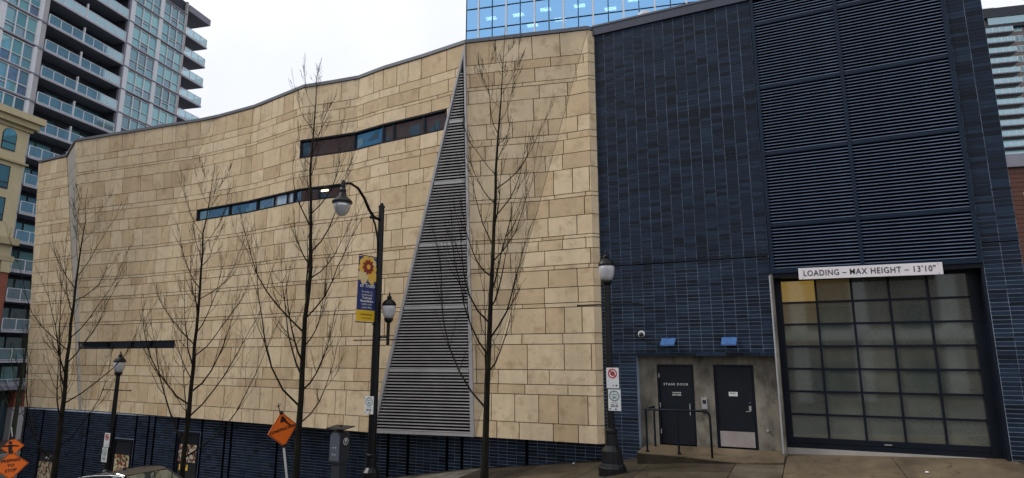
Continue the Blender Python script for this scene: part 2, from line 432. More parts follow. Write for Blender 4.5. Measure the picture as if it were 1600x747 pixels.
struct(sheet(rus, [-15.2, -10, -4.62], lambda u, y: zs(u) - .16 - .02 * abs(y + 9.9) * .5, M['asphalt'], 'road'))
# the cross street beyond the left end of the building
E1 = Vector((-.204, .979, 0)).normalized(); MN = Vector((E1.y, -E1.x, 0))
def cross(a, b):
    r = MB()
    for o0, o1, z, mt in ((-48, -38.6, -4.36, M['asphalt']),):
        r.poly([E1 * a + MN * o0 + Vector((0, 0, z)), E1 * a + MN * o1 + Vector((0, 0, z)), E1 * b + MN * o1 + Vector((0, 0, z)), E1 * b + MN * o0 + Vector((0, 0, z))], mt)
    return r.build('cross_street')
struct(cross(-4, 120))
fw = MB()
for i in range(26):
    a, b = -8 + i * 2.5, -8 + i * 2.5 + 2.48
    tt = lambda s, o, z: tuple(E1 * s + MN * o + Vector((0, 0, z)))
    fw.box(a, b, -56.5, -48.25, -4.5, -4.2 + random.uniform(-.003, .003), M['paving'], random.uniform(.2, .6), T=tt)
fw = struct(fw.build('far_pavement'))
kb = MB()
for i in range(20): kb.box(-8 + i * 3, -8 + i * 3 + 2.98, -48.24, -48.0, -4.5, -4.19, M['kerb'], T=tt)
struct(kb.build('far_kerb'))
ml = MB(); ml.box(-2, 60, -44.2, -44.0, -4.356, -4.352, M['paint'], T=tt)
for i in range(6): ml.box(2, 5.5, -47 + i * 1.3, -46.4 + i * 1.3, -4.356, -4.352, M['paint'], T=tt)
struct(ml.build('road_marking'))

# near pavement: concrete bays with open joints
pave = struct(thing('pavement', 'x', 'x')); del pave['label']; del pave['category']
bays = [-37.0]
while bays[-1] < 24: bays.append(bays[-1] + random.choice((1.5, 1.8, 1.9, 2.1)))
fx = [-5.33, -1.75, -.68, 1.6, 3.95]                   # joints that the photograph shows
bays = sorted([b for b in bays if all(abs(b - f) > .75 for f in fx) and not (-1.7 < b < 3.9)] + fx)
for a, b in zip(bays, bays[1:]):
    for r, (y0, y1) in enumerate(((-2.35, .5), (-4.45, -2.36))):
        if -.7 < a < 3.9: mt = M['apron']
        else: mt = M['paving']
        near = .95 if (-13.4 < a < -9.7 and r == 0) else (.75 if (-13.4 < a < -8 and r == 1) else random.uniform(.0, .55))
        if -1.8 < a < -.7: near = .7
        p = MB(); g = .009; m2 = (a + b) / 2
        vs = []
        yy0, yy1 = y0 + g, y1 - g
        top = lambda u, y: zs(u) + .02 * (y + 1) * (1 if y < -1 else .3)
        ku = [a + g] + [t_[0] for t_ in ZT if a + .1 < t_[0] < b - .1] + [b - g]
        for ua, ub in zip(ku, ku[1:]):
            vs = [(u, y, z) for (z0) in (0, 1) for y in (yy0, yy1) for u in (ua, ub) for z in ((top(u, y) - .3 if z0 == 0 else top(u, y)),)]
            p.raw(vs, [(0, 2, 3, 1), (4, 5, 7, 6), (0, 1, 5, 4), (2, 6, 7, 3)] + ([(0, 4, 6, 2)] if ua == ku[0] else []) + ([(1, 3, 7, 5)] if ub == ku[-1] else []), mt, near)
        p.build('concrete_bay', pave)
kb = MB()
for a, b in zip(bays, bays[1:]):
    v = []
    for dz in (-.3, -.075):
        for y in (-4.62, -4.46):
            for u in (a + .005, b - .005): v.append((u, y, zs(u) + dz))
    kb.raw(v, [(0, 2, 3, 1), (4, 5, 7, 6), (0, 1, 5, 4), (2, 6, 7, 3), (0, 4, 6, 2), (1, 3, 7, 5)], M['kerb'])
struct(kb.build('kerb'))

# ------------------------------------------------------------------ the arts building
HB = thing('arts_building', 'civic arts building with folded tan stone front and dark blue brick wing', 'building', (-15, 5, 0))
ZTOP = 12.63
Ttop = [(-36.5, -.0), (-23.4, .0), (-20.05, -.15), (-16.78, -.74), (-15.5, -.57), (-14.37, -.46), (-13.03, -.69), (-11.29, -.83), (-9.45, -1.05), (-5, -1.2)]
Tbot = [(-36.5, .5), (-29, .55), (-22.3, .1), (-16.8, -.35), (-12.95, -.67), (-9.4, -.75)]
APEX, BL, BR, TR = (-9.45, ZTOP, -1.05), (-12.95, 0, -.67), (-9.43, 0, -.15), (-5.5, ZTOP, -.15)
DG_T, DG_B = -22.6, -30.2                                # the diagonal crease, top and bottom
def off_L(u, z):
    t = z / ZTOP
    o = lerp_table(Tbot, u) * (1 - t) + lerp_table(Ttop, u) * t
    ud = DG_B + (DG_T - DG_B) * t
    if u < ud: o -= .1 * (ud - u)
    return o
def plane3(a, b, c):
    pa, pb, pc = (Vector((p[0], p[1], p[2])) for p in (a, b, c))
    n = (pb - pa).cross(pc - pa)
    return lambda u, z: pa.z - (n.x * (u - pa.x) + n.y * (z - pa.y)) / n.z
off_2 = plane3(APEX, BR, TR)
off_v = plane3(APEX, BL, BR)
off_1 = lambda u, z: -.15
off_n = lambda u, z: .3 + (.55 - .3) * (1 - z / ZTOP)
NL_T, NL_B, NR_T, NR_B = -36.45, -35.0, -33.95, -30.6          # narrow left panel
ML_T, ML_B = -31.2, -30.35
REG = [  # convex outline (u, z), offset
    ([(NL_B, 0), (NR_B, 0), (NR_T, ZTOP - .02), (NL_T, ZTOP - .02)], off_n),
    ([(ML_B, 0), (DG_B + .1, 0), (DG_T, ZTOP), (ML_T, ZTOP)], off_L),
    ([(DG_B + .1, 0), (BL[0], 0), (APEX[0], ZTOP), (DG_T, ZTOP)], off_L),
    ([(BR[0], 0), (TR[0], ZTOP), (APEX[0], ZTOP)], off_2),
    ([(BR[0], 0), (-5.5, 0), (TR[0], ZTOP)], off_1)]
def clip(poly, a, b, c):
    outp = []
    for i, p in enumerate(poly):
        q = poly[(i + 1) % len(poly)]
        dp, dq = a * p[0] + b * p[1] - c, a * q[0] + b * q[1] - c
        if dp <= 0: outp.append(p)
        if dp * dq < 0:
            t = dp / (dp - dq); outp.append((p[0] + (q[0] - p[0]) * t, p[1] + (q[1] - p[1]) * t))
    return outp
def clip_convex(poly, conv, inset):
    for i, p in enumerate(conv):
        q = conv[(i + 1) % len(conv)]
        ex, ez = q[0] - p[0], q[1] - p[1]; l = sqrt(ex * ex + ez * ez)
        a, b = ez / l, -ex / l                           # outward for a counter-clockwise outline
        poly = clip(poly, a, b, a * p[0] + b * p[1] - inset)
        if len(poly) < 3: return []
    return poly
def area(p): return abs(sum(p[i][0] * p[(i + 1) % len(p)][1] - p[(i + 1) % len(p)][0] * p[i][1] for i in range(len(p)))) / 2

# backing wall of the stone volume (dark, seen only in the joints) and its flat underside
core = MB()
KU = [-33, -30, -27.5, -25, -22.3, -20.05, -18.4, -16.8, -15.5, -14.37, -13.03, -11.29]
for conv, off in REG:
    cuts = [-99] + KU + [99] if off is off_L else [-99, 99]
    for a, b in zip(cuts, cuts[1:]):
        p = clip(clip(conv, 1, 0, b), -1, 0, -a)
        for z0, z1 in ((0, 3.2), (3.2, 6.4), (6.4, 9.6), (9.6, ZTOP)):
            q = clip(clip(p, 0, 1, z1), 0, -1, -z0)
            if len(q) >= 3 and area(q) > 1e-4:
                core.prism(q, lambda u, z: (u, off(u, z) + .16, z), lambda u, z: (u, 1.6, z), M['joint'])
sw = core.build('stone_wall', HB)
# right-hand chamfer of the stone volume, and the grey folded return near the left end, are courses too
COURSE = [0, .50, 1.31, 1.6, 2.03, 2.78, 3.09, 3.86, 3.99, 4.46, 5.0, 5.13, 5.6, 5.92, 6.03, 6.63, 7.2, 7.33, 8.12, 8.62, 9.08, 9.3, 9.81, 10.53, 10.97, 11.09, 11.55, 11.85, ZTOP]
stones = []          # (size, MB)
HOLES = {(9.81, 10.53): (-16.87, -10.2), (8.12, 8.62): (-23.25, -14.78), (2.78, 3.09): (-30.65, -23.95)}
G = .014
CAMP = Vector((0, -17.41, 2.4))
for z0, z1 in zip(COURSE, COURSE[1:]):
    h = z1 - z0
    u = -36.6 + random.uniform(-.6, 0); breaks = [u]
    while u < -5.3:
        u += random.choice((.62, .8, .95, 1.15)) * random.uniform(.85, 1.15) * (1.25 if .2 < h < .5 else (1.3 if h < .2 else .9))
        breaks.append(u)
    hole = HOLES.get((z0, z1))
    for a, b in zip(breaks, breaks[1:]):
        segs = [(a, b)]
        if hole:
            segs = [(x, y) for x, y in ((a, min(b, hole[0])), (max(a, hole[1]), b)) if y - x > .05]
        for x, y in segs:
            base_t = min(1, max(0, random.choice((.15, .35, .5, .5, .62, .75, .9)) + random.uniform(-.1, .1)))
            for conv, off in REG:
                p = [(x + G, z0 + G * .8), (y - G, z0 + G * .8), (y - G, z1 - G * .8), (x + G, z1 - G * .8)]
                p0 = clip_convex(p, conv, .007)
                if len(p0) < 3 or area(p0) < .0006: continue
                ks = [-99] + ([k for k in KU if x + .03 < k < y - .03] if off is off_L else []) + [99]
                for ka, kb in zip(ks, ks[1:]):
                  p = clip(clip(p0, 1, 0, kb - .003), -1, 0, -ka - .003)
                  if len(p) < 3 or area(p) < .0004: continue
                  d = random.uniform(-.004, .004); s = MB()
                  s.prism(p, lambda u_, z_: (u_, off(u_, z_) + d, z_), lambda u_, z_: (u_, off(u_, z_) + .165, z_), M['stone'], base_t)
                  c = Vector(((x + y) / 2, off((x + y) / 2, z0), (z0 + z1) / 2))
                  stones.append((area(p) / (c - CAMP).length ** 2, s))
    # chamfer at the right-hand end
    s = MB(); s.prism([(0, z0 + G * .8), (1, z0 + G * .8), (1, z1 - G * .8), (0, z1 - G * .8)],
                      lambda t, z: (-5.493 + .15 * t, -.15 + .17 * t, z), lambda t, z: (-5.55 + .15 * t, -.08 + .17 * t, z), M['stone'], random.uniform(.5, .7))
    stones.append((.17 * h / 300, s))
stones.sort(key=lambda x: -x[0])
for a, s in stones[:300]: s.build('stone_panel', sw)
rest = MB()
for a, s in stones[300:]: rest.raw(s.v, s.f, M['stone'], s.t[0])
rest = rest.build('stone_panel', sw); struct(rest, 'stuff')
# grey return between the narrow panel and the main wall
ret = MB()
for z0, z1 in zip(COURSE[::2], COURSE[2::2]):
    fl = lambda z: (NR_T + (NR_B - NR_T) * (1 - z / ZTOP) + .01, off_n(0, z) + .02)
    fr = lambda z: (ML_T + (ML_B - ML_T) * (1 - z / ZTOP), off_L(ML_T + (ML_B - ML_T) * (1 - z / ZTOP), z) + .02)
    za, zb = z0 + .012, z1 - .012
    q = [(*fl(za), za), (*fr(za), za), (*fr(zb), zb), (*fl(zb), zb)]
    ret.raw(q + [(x + .05, y + .3, z) for x, y, z in q], [(0, 1, 2, 3), (7, 6, 5, 4), (0, 4, 5, 1), (1, 5, 6, 2), (2, 6, 7, 3), (3, 7, 4, 0)], M['stone_grey'])
ret.build('grey_return', sw)
# coping along the folded top
cp = MB()
top = [(NL_T, .3), (NR_T, .3), (ML_T, off_L(ML_T, ZTOP))] + [(k, off_L(k, ZTOP)) for k in (-27, -23.4, -22.3, -21, -20.05, -18.4, -16.78, -15.5, -14.37, -13.03, -11.29)] + [(-9.45, -1.05), (-5.5, -.15), (-5.34, .05)]
for (u0, o0), (u1, o1) in zip(top, top[1:]):
    q = [(u0, o0 - .035, ZTOP + .01), (u1, o1 - .035, ZTOP + .01), (u1, 1.2, ZTOP + .01), (u0, 1.2, ZTOP + .01)]
    cp.raw(q + [(x, y, ZTOP + .13) for x, y, z in q], [(3, 2, 1, 0), (4, 5, 6, 7), (0, 1, 5, 4), (1, 2, 6, 5), (2, 3, 7, 6), (3, 0, 4, 7)], M['coping'])
cp.build('stone_coping', HB)
# body of the building behind the fronts
bd = MB(); bd.box(-34.6, -5.4, 1.7, 24, -4.3, 12.4, M['coping']); bd.box(-5.35, 4.57, 1.7, 24, -3, 12.4, M['brick'], .3)
bd.build('building_body', HB)

# strip windows, one pane after the other between dark mullions
def strip_window(z0, z1, u0, u1, marks, tints, name='strip_window', fr=.05):
    f = MB(); rec = .06
    P3 = lambda u, z, d: (u, off_L(u, z) + d, z)
    allu = [u0] + marks + [u1]
    for a, b in zip(allu, allu[1:]):
        n = max(1, int((b - a) / .8))
        for k in range(n):
            x, y = a + (b - a) * k / n, a + (b - a) * (k + 1) / n
            for zz0, zz1 in ((z0 + .01, z0 + fr), (z1 - fr, z1 - .01)):
                vs = [P3(x, zz0, .0), P3(y, zz0, .0), P3(y, zz1, .0), P3(x, zz1, .0), P3(x, zz0, .155), P3(y, zz0, .155), P3(y, zz1, .155), P3(x, zz1, .155)]
                f.raw(vs, [(0, 1, 2, 3), (7, 6, 5, 4), (0, 4, 5, 1), (1, 5, 6, 2), (2, 6, 7, 3), (3, 7, 4, 0)], M['navy'])
    for u in allu:
        w_ = fr / 2
        vs = [P3(u - w_, z0 + fr, .03), P3(u + w_, z0 + fr, .03), P3(u + w_, z1 - fr, .03), P3(u - w_, z1 - fr, .03)]
        f.raw(vs + [(x, y + .11, z) for x, y, z in vs], [(0, 1, 2, 3), (7, 6, 5, 4), (0, 4, 5, 1), (1, 5, 6, 2), (2, 6, 7, 3), (3, 7, 4, 0)], M['navy'])
    f = f.build(name, HB)
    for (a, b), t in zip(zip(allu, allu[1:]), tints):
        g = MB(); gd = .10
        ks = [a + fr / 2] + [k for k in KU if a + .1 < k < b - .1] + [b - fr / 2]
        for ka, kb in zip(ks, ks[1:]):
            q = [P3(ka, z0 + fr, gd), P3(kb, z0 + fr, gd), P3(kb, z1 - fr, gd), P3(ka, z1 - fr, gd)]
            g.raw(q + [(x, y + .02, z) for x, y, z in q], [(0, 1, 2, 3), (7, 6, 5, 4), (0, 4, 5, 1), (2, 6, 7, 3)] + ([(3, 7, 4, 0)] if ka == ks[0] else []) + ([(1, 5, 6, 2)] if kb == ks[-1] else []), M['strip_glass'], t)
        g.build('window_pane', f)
strip_window(9.81, 10.53, -16.87, -10.25, [-14.44, -13.0, -12.52, -11.19], [.0, .5, .4, .05, .2])
strip_window(8.12, 8.62, -23.25, -14.78, [-21.18, -19.44, -18.34, -17.55, -17.16, -15.92], [.5, .5, .45, 1., 1., .02, .0], fr=.045)  # the two white panes have a bright sky reflection painted into the glass body
strip_window(2.78, 3.09, -30.65, -23.95, [-28.85, -27.1, -25.7], [.2, .1, .2, .1], fr=.05)
# something lit inside the middle window
lw = MB(); lw.box(-15.86, -15.55, off_L(-15.7, 8.4) + .08, off_L(-15.7, 8.4) + .09, 8.44, 8.50, M['ceil_light'])
lw.build('lit_ceiling_panel', HB)

# triangular louvred vent
vt = MB()
ed = lambda p, q, z: p[0] + (q[0] - p[0]) * (p[1] - z) / (p[1] - q[1])
def on_v(u, z, d): return (u, off_v(u, z) + d, z)
pl = [(BL[0], 0), (BR[0], 0), (APEX[0], ZTOP)]
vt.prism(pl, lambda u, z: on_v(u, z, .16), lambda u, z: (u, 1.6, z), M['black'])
def v_bar(quad, d0=-.04, d1=.1, mat=M['silver_frame']):
    vt.prism(quad, lambda u, z: on_v(u, z, d0), lambda u, z: on_v(u, z, d1), mat)
v_bar([(BL[0], 0), (BL[0] + .11, 0), (APEX[0] - .06, ZTOP - .42), (APEX[0] - .12, ZTOP - .42)])
v_bar([(BR[0] - .12, 0), (BR[0], 0), (APEX[0], ZTOP - .42), (APEX[0] - .055, ZTOP - .42)])
v_bar([(APEX[0] - .12, ZTOP - .419), (APEX[0], ZTOP - .419), (APEX[0], ZTOP)])
for zc in (.05, 1.98, 3.96, 5.97, 7.98, 10.0):
    l, r = ed(APEX, BL, zc) + .115, ed(APEX, BR, zc) - .125
    v_bar([(l, zc - .045), (r, zc - .045), (r - .0, zc + .045), (l + .02, zc + .045)], -.035, .09)
vt = vt.build('triangular_vent', HB)
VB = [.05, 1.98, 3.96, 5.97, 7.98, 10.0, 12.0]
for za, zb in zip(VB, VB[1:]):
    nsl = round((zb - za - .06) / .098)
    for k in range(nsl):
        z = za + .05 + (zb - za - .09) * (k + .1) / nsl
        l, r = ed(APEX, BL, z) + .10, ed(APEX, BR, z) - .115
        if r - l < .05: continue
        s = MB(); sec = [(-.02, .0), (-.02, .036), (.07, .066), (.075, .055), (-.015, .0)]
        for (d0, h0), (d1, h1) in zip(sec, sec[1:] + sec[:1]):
            s.poly([on_v(l, z + h0, d0), on_v(r, z + h0, d0), on_v(r, z + h1, d1), on_v(l, z + h1, d1)], M['silver'] if d0 == d1 else M['silver_shade'])
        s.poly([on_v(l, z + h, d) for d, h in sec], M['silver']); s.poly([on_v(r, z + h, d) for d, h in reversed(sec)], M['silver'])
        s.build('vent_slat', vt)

# ---- dark brick wing
BW, BH = .30, .0975
bw = MB()
bw.box(-5.33, -.72, .012, 1.65, 2.52, 12.45, M['mortar'])
bw.box(-5.33, -4.36, .0125, 1.65, -1.2, 2.518, M['mortar'])
bw.box(3.86, 4.58, .012, 1.65, -1, 12.45, M['mortar'])
bw = bw.build('brick_wall', HB)
base = MB(); base.box(-34.3, -5.35, .362, 1.6, -4.6, -.03, M['mortar'])
bricks = []
TINTS = [0, .2, .35, .5, .65, .8, 1.]
def lay(u0, u1, z0, z1, yf, dz=BH, du=BW, skip=None, holes=(), side=None):
    ncol = max(1, round((u1 - u0) / du)); w_ = (u1 - u0) / ncol
    nrow = round((z1 - z0) / dz); dz = (z1 - z0) / nrow
    for c in range(ncol):
        drift = random.uniform(-.03, .03)
        for r in range(nrow):
            if r % 23 == 0: drift = random.uniform(-.035, .035)
            a, b = u0 + c * w_, u0 + (c + 1) * w_
            if c > 0: a += drift * (1 if c % 2 else -1) * .0
            za, zb = z0 + r * dz, z0 + (r + 1) * dz
            if any(x0 < (a + b) / 2 < x1 and q0 < (za + zb) / 2 < q1 for x0, x1, q0, q1 in holes): continue
            gh = .0075 if za < 4.2 else (.0065 - .0045 * min(1, (za - 4.2) / 4))
            if random.random() < .07: gh *= .3
            gv = .007 if random.random() < .9 else .003
            bricks.append((a + gv, b - gv, yf + random.uniform(-.002, .003), za + gh, zb - gh, random.choice(TINTS) if min(abs((za + zb) / 2 - q) for q in (9.3, 5.08, 7.9)) > .09 or random.random() < .35 else random.choice((0, 0, .15))))
lay(-5.33, -.72, 2.52, 5.0, .0)
lay(-5.33, -.72, 5.04, 12.45, .0)
lay(-5.33, -4.36, -1.0, 2.515, .0, du=.48)
lay(3.86, 4.58, -.2, 5.0, .0, du=.36)
lay(3.86, 4.58, 5.04, 12.45, .0, du=.36)
BHOLE = [(-32.85, -31.6, -4.6, -1.85), (-27.4, -26.2, -4.6, -1.05), (-23.4, -22.15, -4.6, -.55)]
pj = [-34.3, -32.9, -31.5, -29.4, -27.5, -26.1, -25.3, -24.9, -23.5, -22.05, -20.75, -20.4, -18.0, -15.2, -13.0, -12.2, -10.7, -10.15, -7.9, -5.4]
for a, b in zip(pj, pj[1:]):
    lay(a + .04, b - .04, -4.5, -.05, .35, holes=BHOLE)
bricks = [b for b in bricks if b[4] > zs(b[0]) - .15]
bricks.sort(key=lambda b: (Vector(((b[0] + b[1]) / 2, b[2], b[3])) - CAMP).length / (b[1] - b[0]))
cache = {}
def brick_mesh(w_, h_, t):
    k = (round(w_, 3), round(h_, 3), t)
    if k not in cache: cache[k] = MB().bbox(0, k[0], 0, .05, 0, k[1], M['brick'], .002, t).mesh('brick')
    return cache[k]
for x0, x1, y, z0, z1, t in bricks[:300]:
    o = link_mesh('brick', brick_mesh(x1 - x0, z1 - z0, t), bw); o.location = (x0 + 15, y - 5, z0)
rest = MB()
for x0, x1, y, z0, z1, t in bricks[300:]: rest.box(x0, x1, y, y + .05, z0, z1, M['brick'], t)
struct(rest.build('brick', bw), 'stuff')
# soldier course over the alcove, dark movement joints, coping
for a, b, c, d in ((-5.3, -.74, 5.003, 5.037), (3.87, 4.57, 5.003, 5.037)): MB().box(a, b, .003, .03, c, d, M['black']).build('movement_joint', bw)
sc_ = MB()
for k in range(9):
    a = -4.36 + k * .4044
    sc_.box(a + .006, a + .398, -.012, .24, 2.43, 2.515, M['brick'], random.choice(TINTS))
sc_.build('lintel_course', bw)
cp = MB(); cp.box(-5.36, 4.64, -.06, 1.7, 12.455, 12.72, M['coping_blue']); cp.box(-5.38, 4.66, -.08, 1.72, 12.722, 12.78, M['coping'])
cp.build('brick_coping', HB)
# base wall below the stone: recessed dark reveals, shop windows with posters
for u in pj: base.box(u - .045, u + .045, .34, .5, -4.6, -.04, M['black'])
base = base.build('base_wall', HB)
def poster(u0, u1, z0, z1, pic, zp0, zp1):
    f = MB(); y = .36
    for a, b, c, d in ((u0, u0 + .06, z0, z1), (u1 - .06, u1, z0, z1), (u0 + .06, u1 - .06, z1 - .08, z1), (u0 + .06, u1 - .06, z0, z0 + .06)):
        f.box(a, b, .31, .361, c, d, M['navy'])
    f = f.build('shop_window', HB)
    g = MB(); g.box(u0 + .062, u1 - .062, .345, .3605, z0 + .062, z1 - .082, M['car_paint']); g.build('window_pane', f)
    q = MB(); q.box(u0 + .12, u1 - .12, .335, .343, zp0, zp1, M[pic]); q.build('poster_picture', f)
    q = MB(); q.box(u0 + .22, u0 + .72, .335, .343, zp0 - .32, zp0 - .1, M['banner_gold']); q.build('poster_panel', f)
    return f
f = poster(-32.85, -31.6, -4.3, -1.85, 'poster_food', -3.15, -2.35)
q = MB(); q.prism([(-32.3, -2.2), (-32.2, -2.2), (-32.08, -2.06), (-32.2, -2.12)], lambda x, z: (x, .336, z), lambda x, z: (x, .343, z), M['print_white']); q.prism([(-32.1, -2.2), (-32.0, -2.2), (-31.85, -2.04), (-31.98, -2.12)], lambda x, z: (x, .336, z), lambda x, z: (x, .343, z), M['print_white']); q.build('white_mark', f)
f = poster(-27.4, -26.2, -3.6, -1.05, 'poster_food', -2.55, -1.7)
f = poster(-23.4, -22.15, -3.1, -.55, 'poster_people', -1.72, -1.05)
text('SHOW\nTIME', .13, (-22.93, .331, -1.93), M['sign_black'], f)

# ---- louvred screen above the loading door
U0, U1, UM = -.70, 3.84, 1.42
sc_ = MB()
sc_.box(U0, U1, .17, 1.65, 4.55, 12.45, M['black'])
for a, b in ((U0, U0 + .09), (UM - .04, UM + .04), (U1 - .09, U1)): sc_.box(a, b, -.045, .16, 4.55, 12.44, M['navy_bar'])
for zc in (5.83, 7.82, 9.74, 11.66):
    for a, b in ((U0 + .092, UM - .042), (UM + .042, U1 - .092)): sc_.box(a, b, -.03, .15, zc - .045, zc + .045, M['navy_bar'])
for a, b in ((U0 + .092, UM - .042), (UM + .042, U1 - .092)): sc_.box(a, b, -.035, .15, 4.552, 4.66, M['navy_bar'])
sc_ = sc_.build('louvre_screen', HB)
def blade(a, b):
    s = MB(); sec = [(-.02, .0), (-.02, .023), (.07, .062), (.075, .05), (-.015, .0)]
    for (d0, h0), (d1, h1) in zip(sec, sec[1:] + sec[:1]):
        s.poly([(0, d0, h0), (b - a, d0, h0), (b - a, d1, h1), (0, d1, h1)], M['navy_blade'] if d0 == d1 else M['blade_shade'])
    s.poly([(0, d, h) for d, h in sec], M['navy_blade']); s.poly([(b - a, d, h) for d, h in reversed(sec)], M['navy_blade'])
    return s.mesh('screen_blade')
for a, b in ((U0 + .085, UM - .035), (UM + .035, U1 - .085)):
    me = blade(a, b)
    SB = [4.615, 5.83, 7.82, 9.74, 11.66, 12.43]
    for za, zb in zip(SB, SB[1:]):
        nsl = round((zb - za - .08) / .0885)
        for k in range(nsl):
            o = link_mesh('screen_blade', me, sc_); o.location = (a + 15, -5 + random.uniform(-.002, .002), za + .05 + (zb - za - .10) * (k + .15) / nsl)
# ---- loading door in its recess
rv = MB()
rv.box(-.72, -.66, .0, 1.6, -.2, 4.548, M['concrete']); rv.box(3.80, 3.858, .02, 1.6, -.2, 4.548, M['navy'])
rv.box(-.66, 3.80, .02, 1.6, 4.44, 4.548, M['navy'])
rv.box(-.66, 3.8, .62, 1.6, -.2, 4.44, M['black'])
rv.build('loading_recess', HB)
ld = MB(); y0, y1 = .44, .52
cols = [-.47, .30, 1.09, 1.90, 2.73, 3.60]; cols = [-.49 + i * .818 for i in range(6)]
rows = [.40 + i * .568 for i in range(8)]
ld.box(-.66, cols[0], y0 - .06, y1, .0, 4.439, M['navy']); ld.box(cols[5], 3.799, y0 - .06, y1, .15, 4.439, M['navy'])
ld.box(cols[0], cols[5], y0, y1, rows[7], 4.438, M['navy'])
for c in cols[1:5]: ld.box(c - .026, c + .026, y0, y1, rows[0], rows[7], M['navy'])
for r in rows[1:7]:
    for a, b in zip(cols, cols[1:]):
        ld.box(a + (.026 if a != cols[0] else 0), b - (.026 if b != cols[5] else 0), y0 + .003, y1, r - .026, r + .026, M['navy'])
ld.box(cols[0], cols[5], y0, y1, .27, rows[0], M['navy'])
ld.box(cols[0], cols[5], y0 - .015, y1, .1, .262, M['navy'])
ld = ld.build('loading_door', HB)
hd = MB(); hd.box(1.5, 1.66, y0 - .03, y0 - .002, .31, .335, M['steel']); hd.build('door_handle', ld)
for j, (r0, r1) in enumerate(zip(rows, rows[1:])):
    for i, (a, b) in enumerate(zip(cols, cols[1:])):
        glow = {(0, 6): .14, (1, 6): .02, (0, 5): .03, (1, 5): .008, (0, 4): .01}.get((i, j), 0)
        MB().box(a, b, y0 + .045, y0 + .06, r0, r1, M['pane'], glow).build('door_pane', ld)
tk = MB(); tk.box(-.655, 3.79, .36, .6, -.1, .145, M['kerb']); tk.build('threshold', HB)
pp = MB(); pp.tube([(-.735, -.05, .0), (-.735, -.05, 4.5)], .022, M['galv'], 8); pp.build('downpipe', HB)

# ---- alcove with the two doors
al = MB()
D1, D2 = (-3.86, -2.86), (-2.34, -1.32)
yc = .25
zd = 2.2
for a, b in ((-4.36, D1[0]), (D1[1], D2[0]), (D2[1], -.725)): al.box(a, b, yc, 1.6, -.6, zd, M['concrete'])
al.box(-4.36, -.725, yc, 1.6, zd + .001, 2.515, M['concrete'])
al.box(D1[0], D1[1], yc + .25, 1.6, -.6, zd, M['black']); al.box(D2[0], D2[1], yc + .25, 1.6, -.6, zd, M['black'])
al = al.build('concrete_alcove', HB)
def door(u0, u1, z0=.05):
    f = MB(); y = yc + .05
    f.box(u0 + .003, u0 + .055, y - .03, y + .15, z0, zd - .003, M['navy']); f.box(u1 - .055, u1 - .003, y - .03, y + .15, z0, zd - .003, M['navy'])
    f.box(u0 + .055, u1 - .055, y - .03, y + .15, zd - .06, zd - .003, M['navy'])
    f = f.build('stage_door', HB)
    MB().bbox(u0 + .06, u1 - .06, y, y + .05, z0 + .02, zd - .065, M['charcoal'], .004).build('door_leaf', f)
    return f, y
d1, yd = door(*D1)
text('STAGE DOOR', .085, (-3.36, yd - .004, 1.66), M['print_white'], d1, space=1.35)
text('THIS DOOR', .045, (-3.35, yd - .004, 1.435), M['print_white'], d1, bold=.001)
text('KEEP CLEAR', .045, (-3.35, yd - .004, 1.375), M['print_white'], d1, bold=.001)
MB().tube([(-3.0, yd - .05, .85), (-3.0, yd - .05, 1.15)], .013, M['galv'], 8).build('door_handle', d1)
h = MB()
for z in (.4, 1.1, 1.9): h.box(-3.815, -3.795, yd - .045, yd - .001, z - .06, z + .06, M['steel'])
h.build('hinge', d1)
d2, yd = door(*D2)
d2.name = 'steel_door'; POS[d2.name] = POS['arts_building']
MB().box(-2.26, -1.40, yd - .008, yd - .001, .09, .48, M['kick']).build('kick_plate', d2)
MB().box(-1.98, -1.76, yd - .006, yd - .001, 1.38, 1.49, M['sign_white']).build('door_notice', d2)
text('NOTICE', .04, (-1.88, yd - .008, 1.455), M['sign_black'], d2)
h = MB(); h.box(-1.50, -1.44, yd - .012, yd - .001, 1.02, 1.14, M['steel']); h.tube([(-1.58, yd - .05, 1.0), (-1.46, yd - .05, 1.0)], .011, M['steel'], 6)
h.tube([(-1.47, yd - .05, 1.0), (-1.47, yd - .002, 1.0)], .012, M['steel'], 6)
h.lathe([(.022, -.006), (.022, .006)], (-1.47, yd - .01, 1.22), M['steel'], 10)
h.build('door_handle', d2)
# intercom and doorbell between the doors
ic = MB(); ic.box(-2.69, -2.54, yc - .03, yc - .001, 1.03, 1.33, M['steel']); ic.box(-2.66, -2.57, yc - .04, yc - .031, 1.17, 1.27, M['sign_black'])
ic.box(-2.67, -2.56, yc - .05, yc - .001, .93, .99, M['sign_black']); ic.build('intercom', al)
tp = MB(); tp.tube([(-1.08, yc - .05, .55), (-1.08, yc, .55)], .03, M['galv'], 8); tp.build('wall_tap', al)

# landing in front of the doors: level along the wall, dying into the pavement at its right end
ld_ = MB(); n = 12
bk = [(-4.2 + (3.5 * i / n), .24, .05) for i in range(n + 1)]
frn = [(-4.12 + (3.42 * i / n), -1.25, lerp_table([(-4.2, .03), (-3.1, .02), (-2.28, -.03), (-1.6, -.05), (-.7, 0.02)], -4.12 + 3.42 * i / n)) for i in range(n + 1)]
vs = bk + frn + [(x, y, -.9) for x, y, z in bk] + [(x, y, -.9) for x, y, z in frn]; k = n + 1
fs = []
for i in range(n): fs += [(k + i, k + i + 1, i + 1, i), (3 * k + i, 3 * k + i + 1, k + i + 1, k + i)]
fs += [(0, 2 * k, 3 * k, k), (n, k + n, 3 * k + n, 2 * k + n)]
ld_.raw(vs, fs, M['apron'])
lk = MB(); q = [(x, y - .012, z - .03) for x, y, z in frn]; q2 = [(x, y - .012, -.9) for x, y, z in frn]
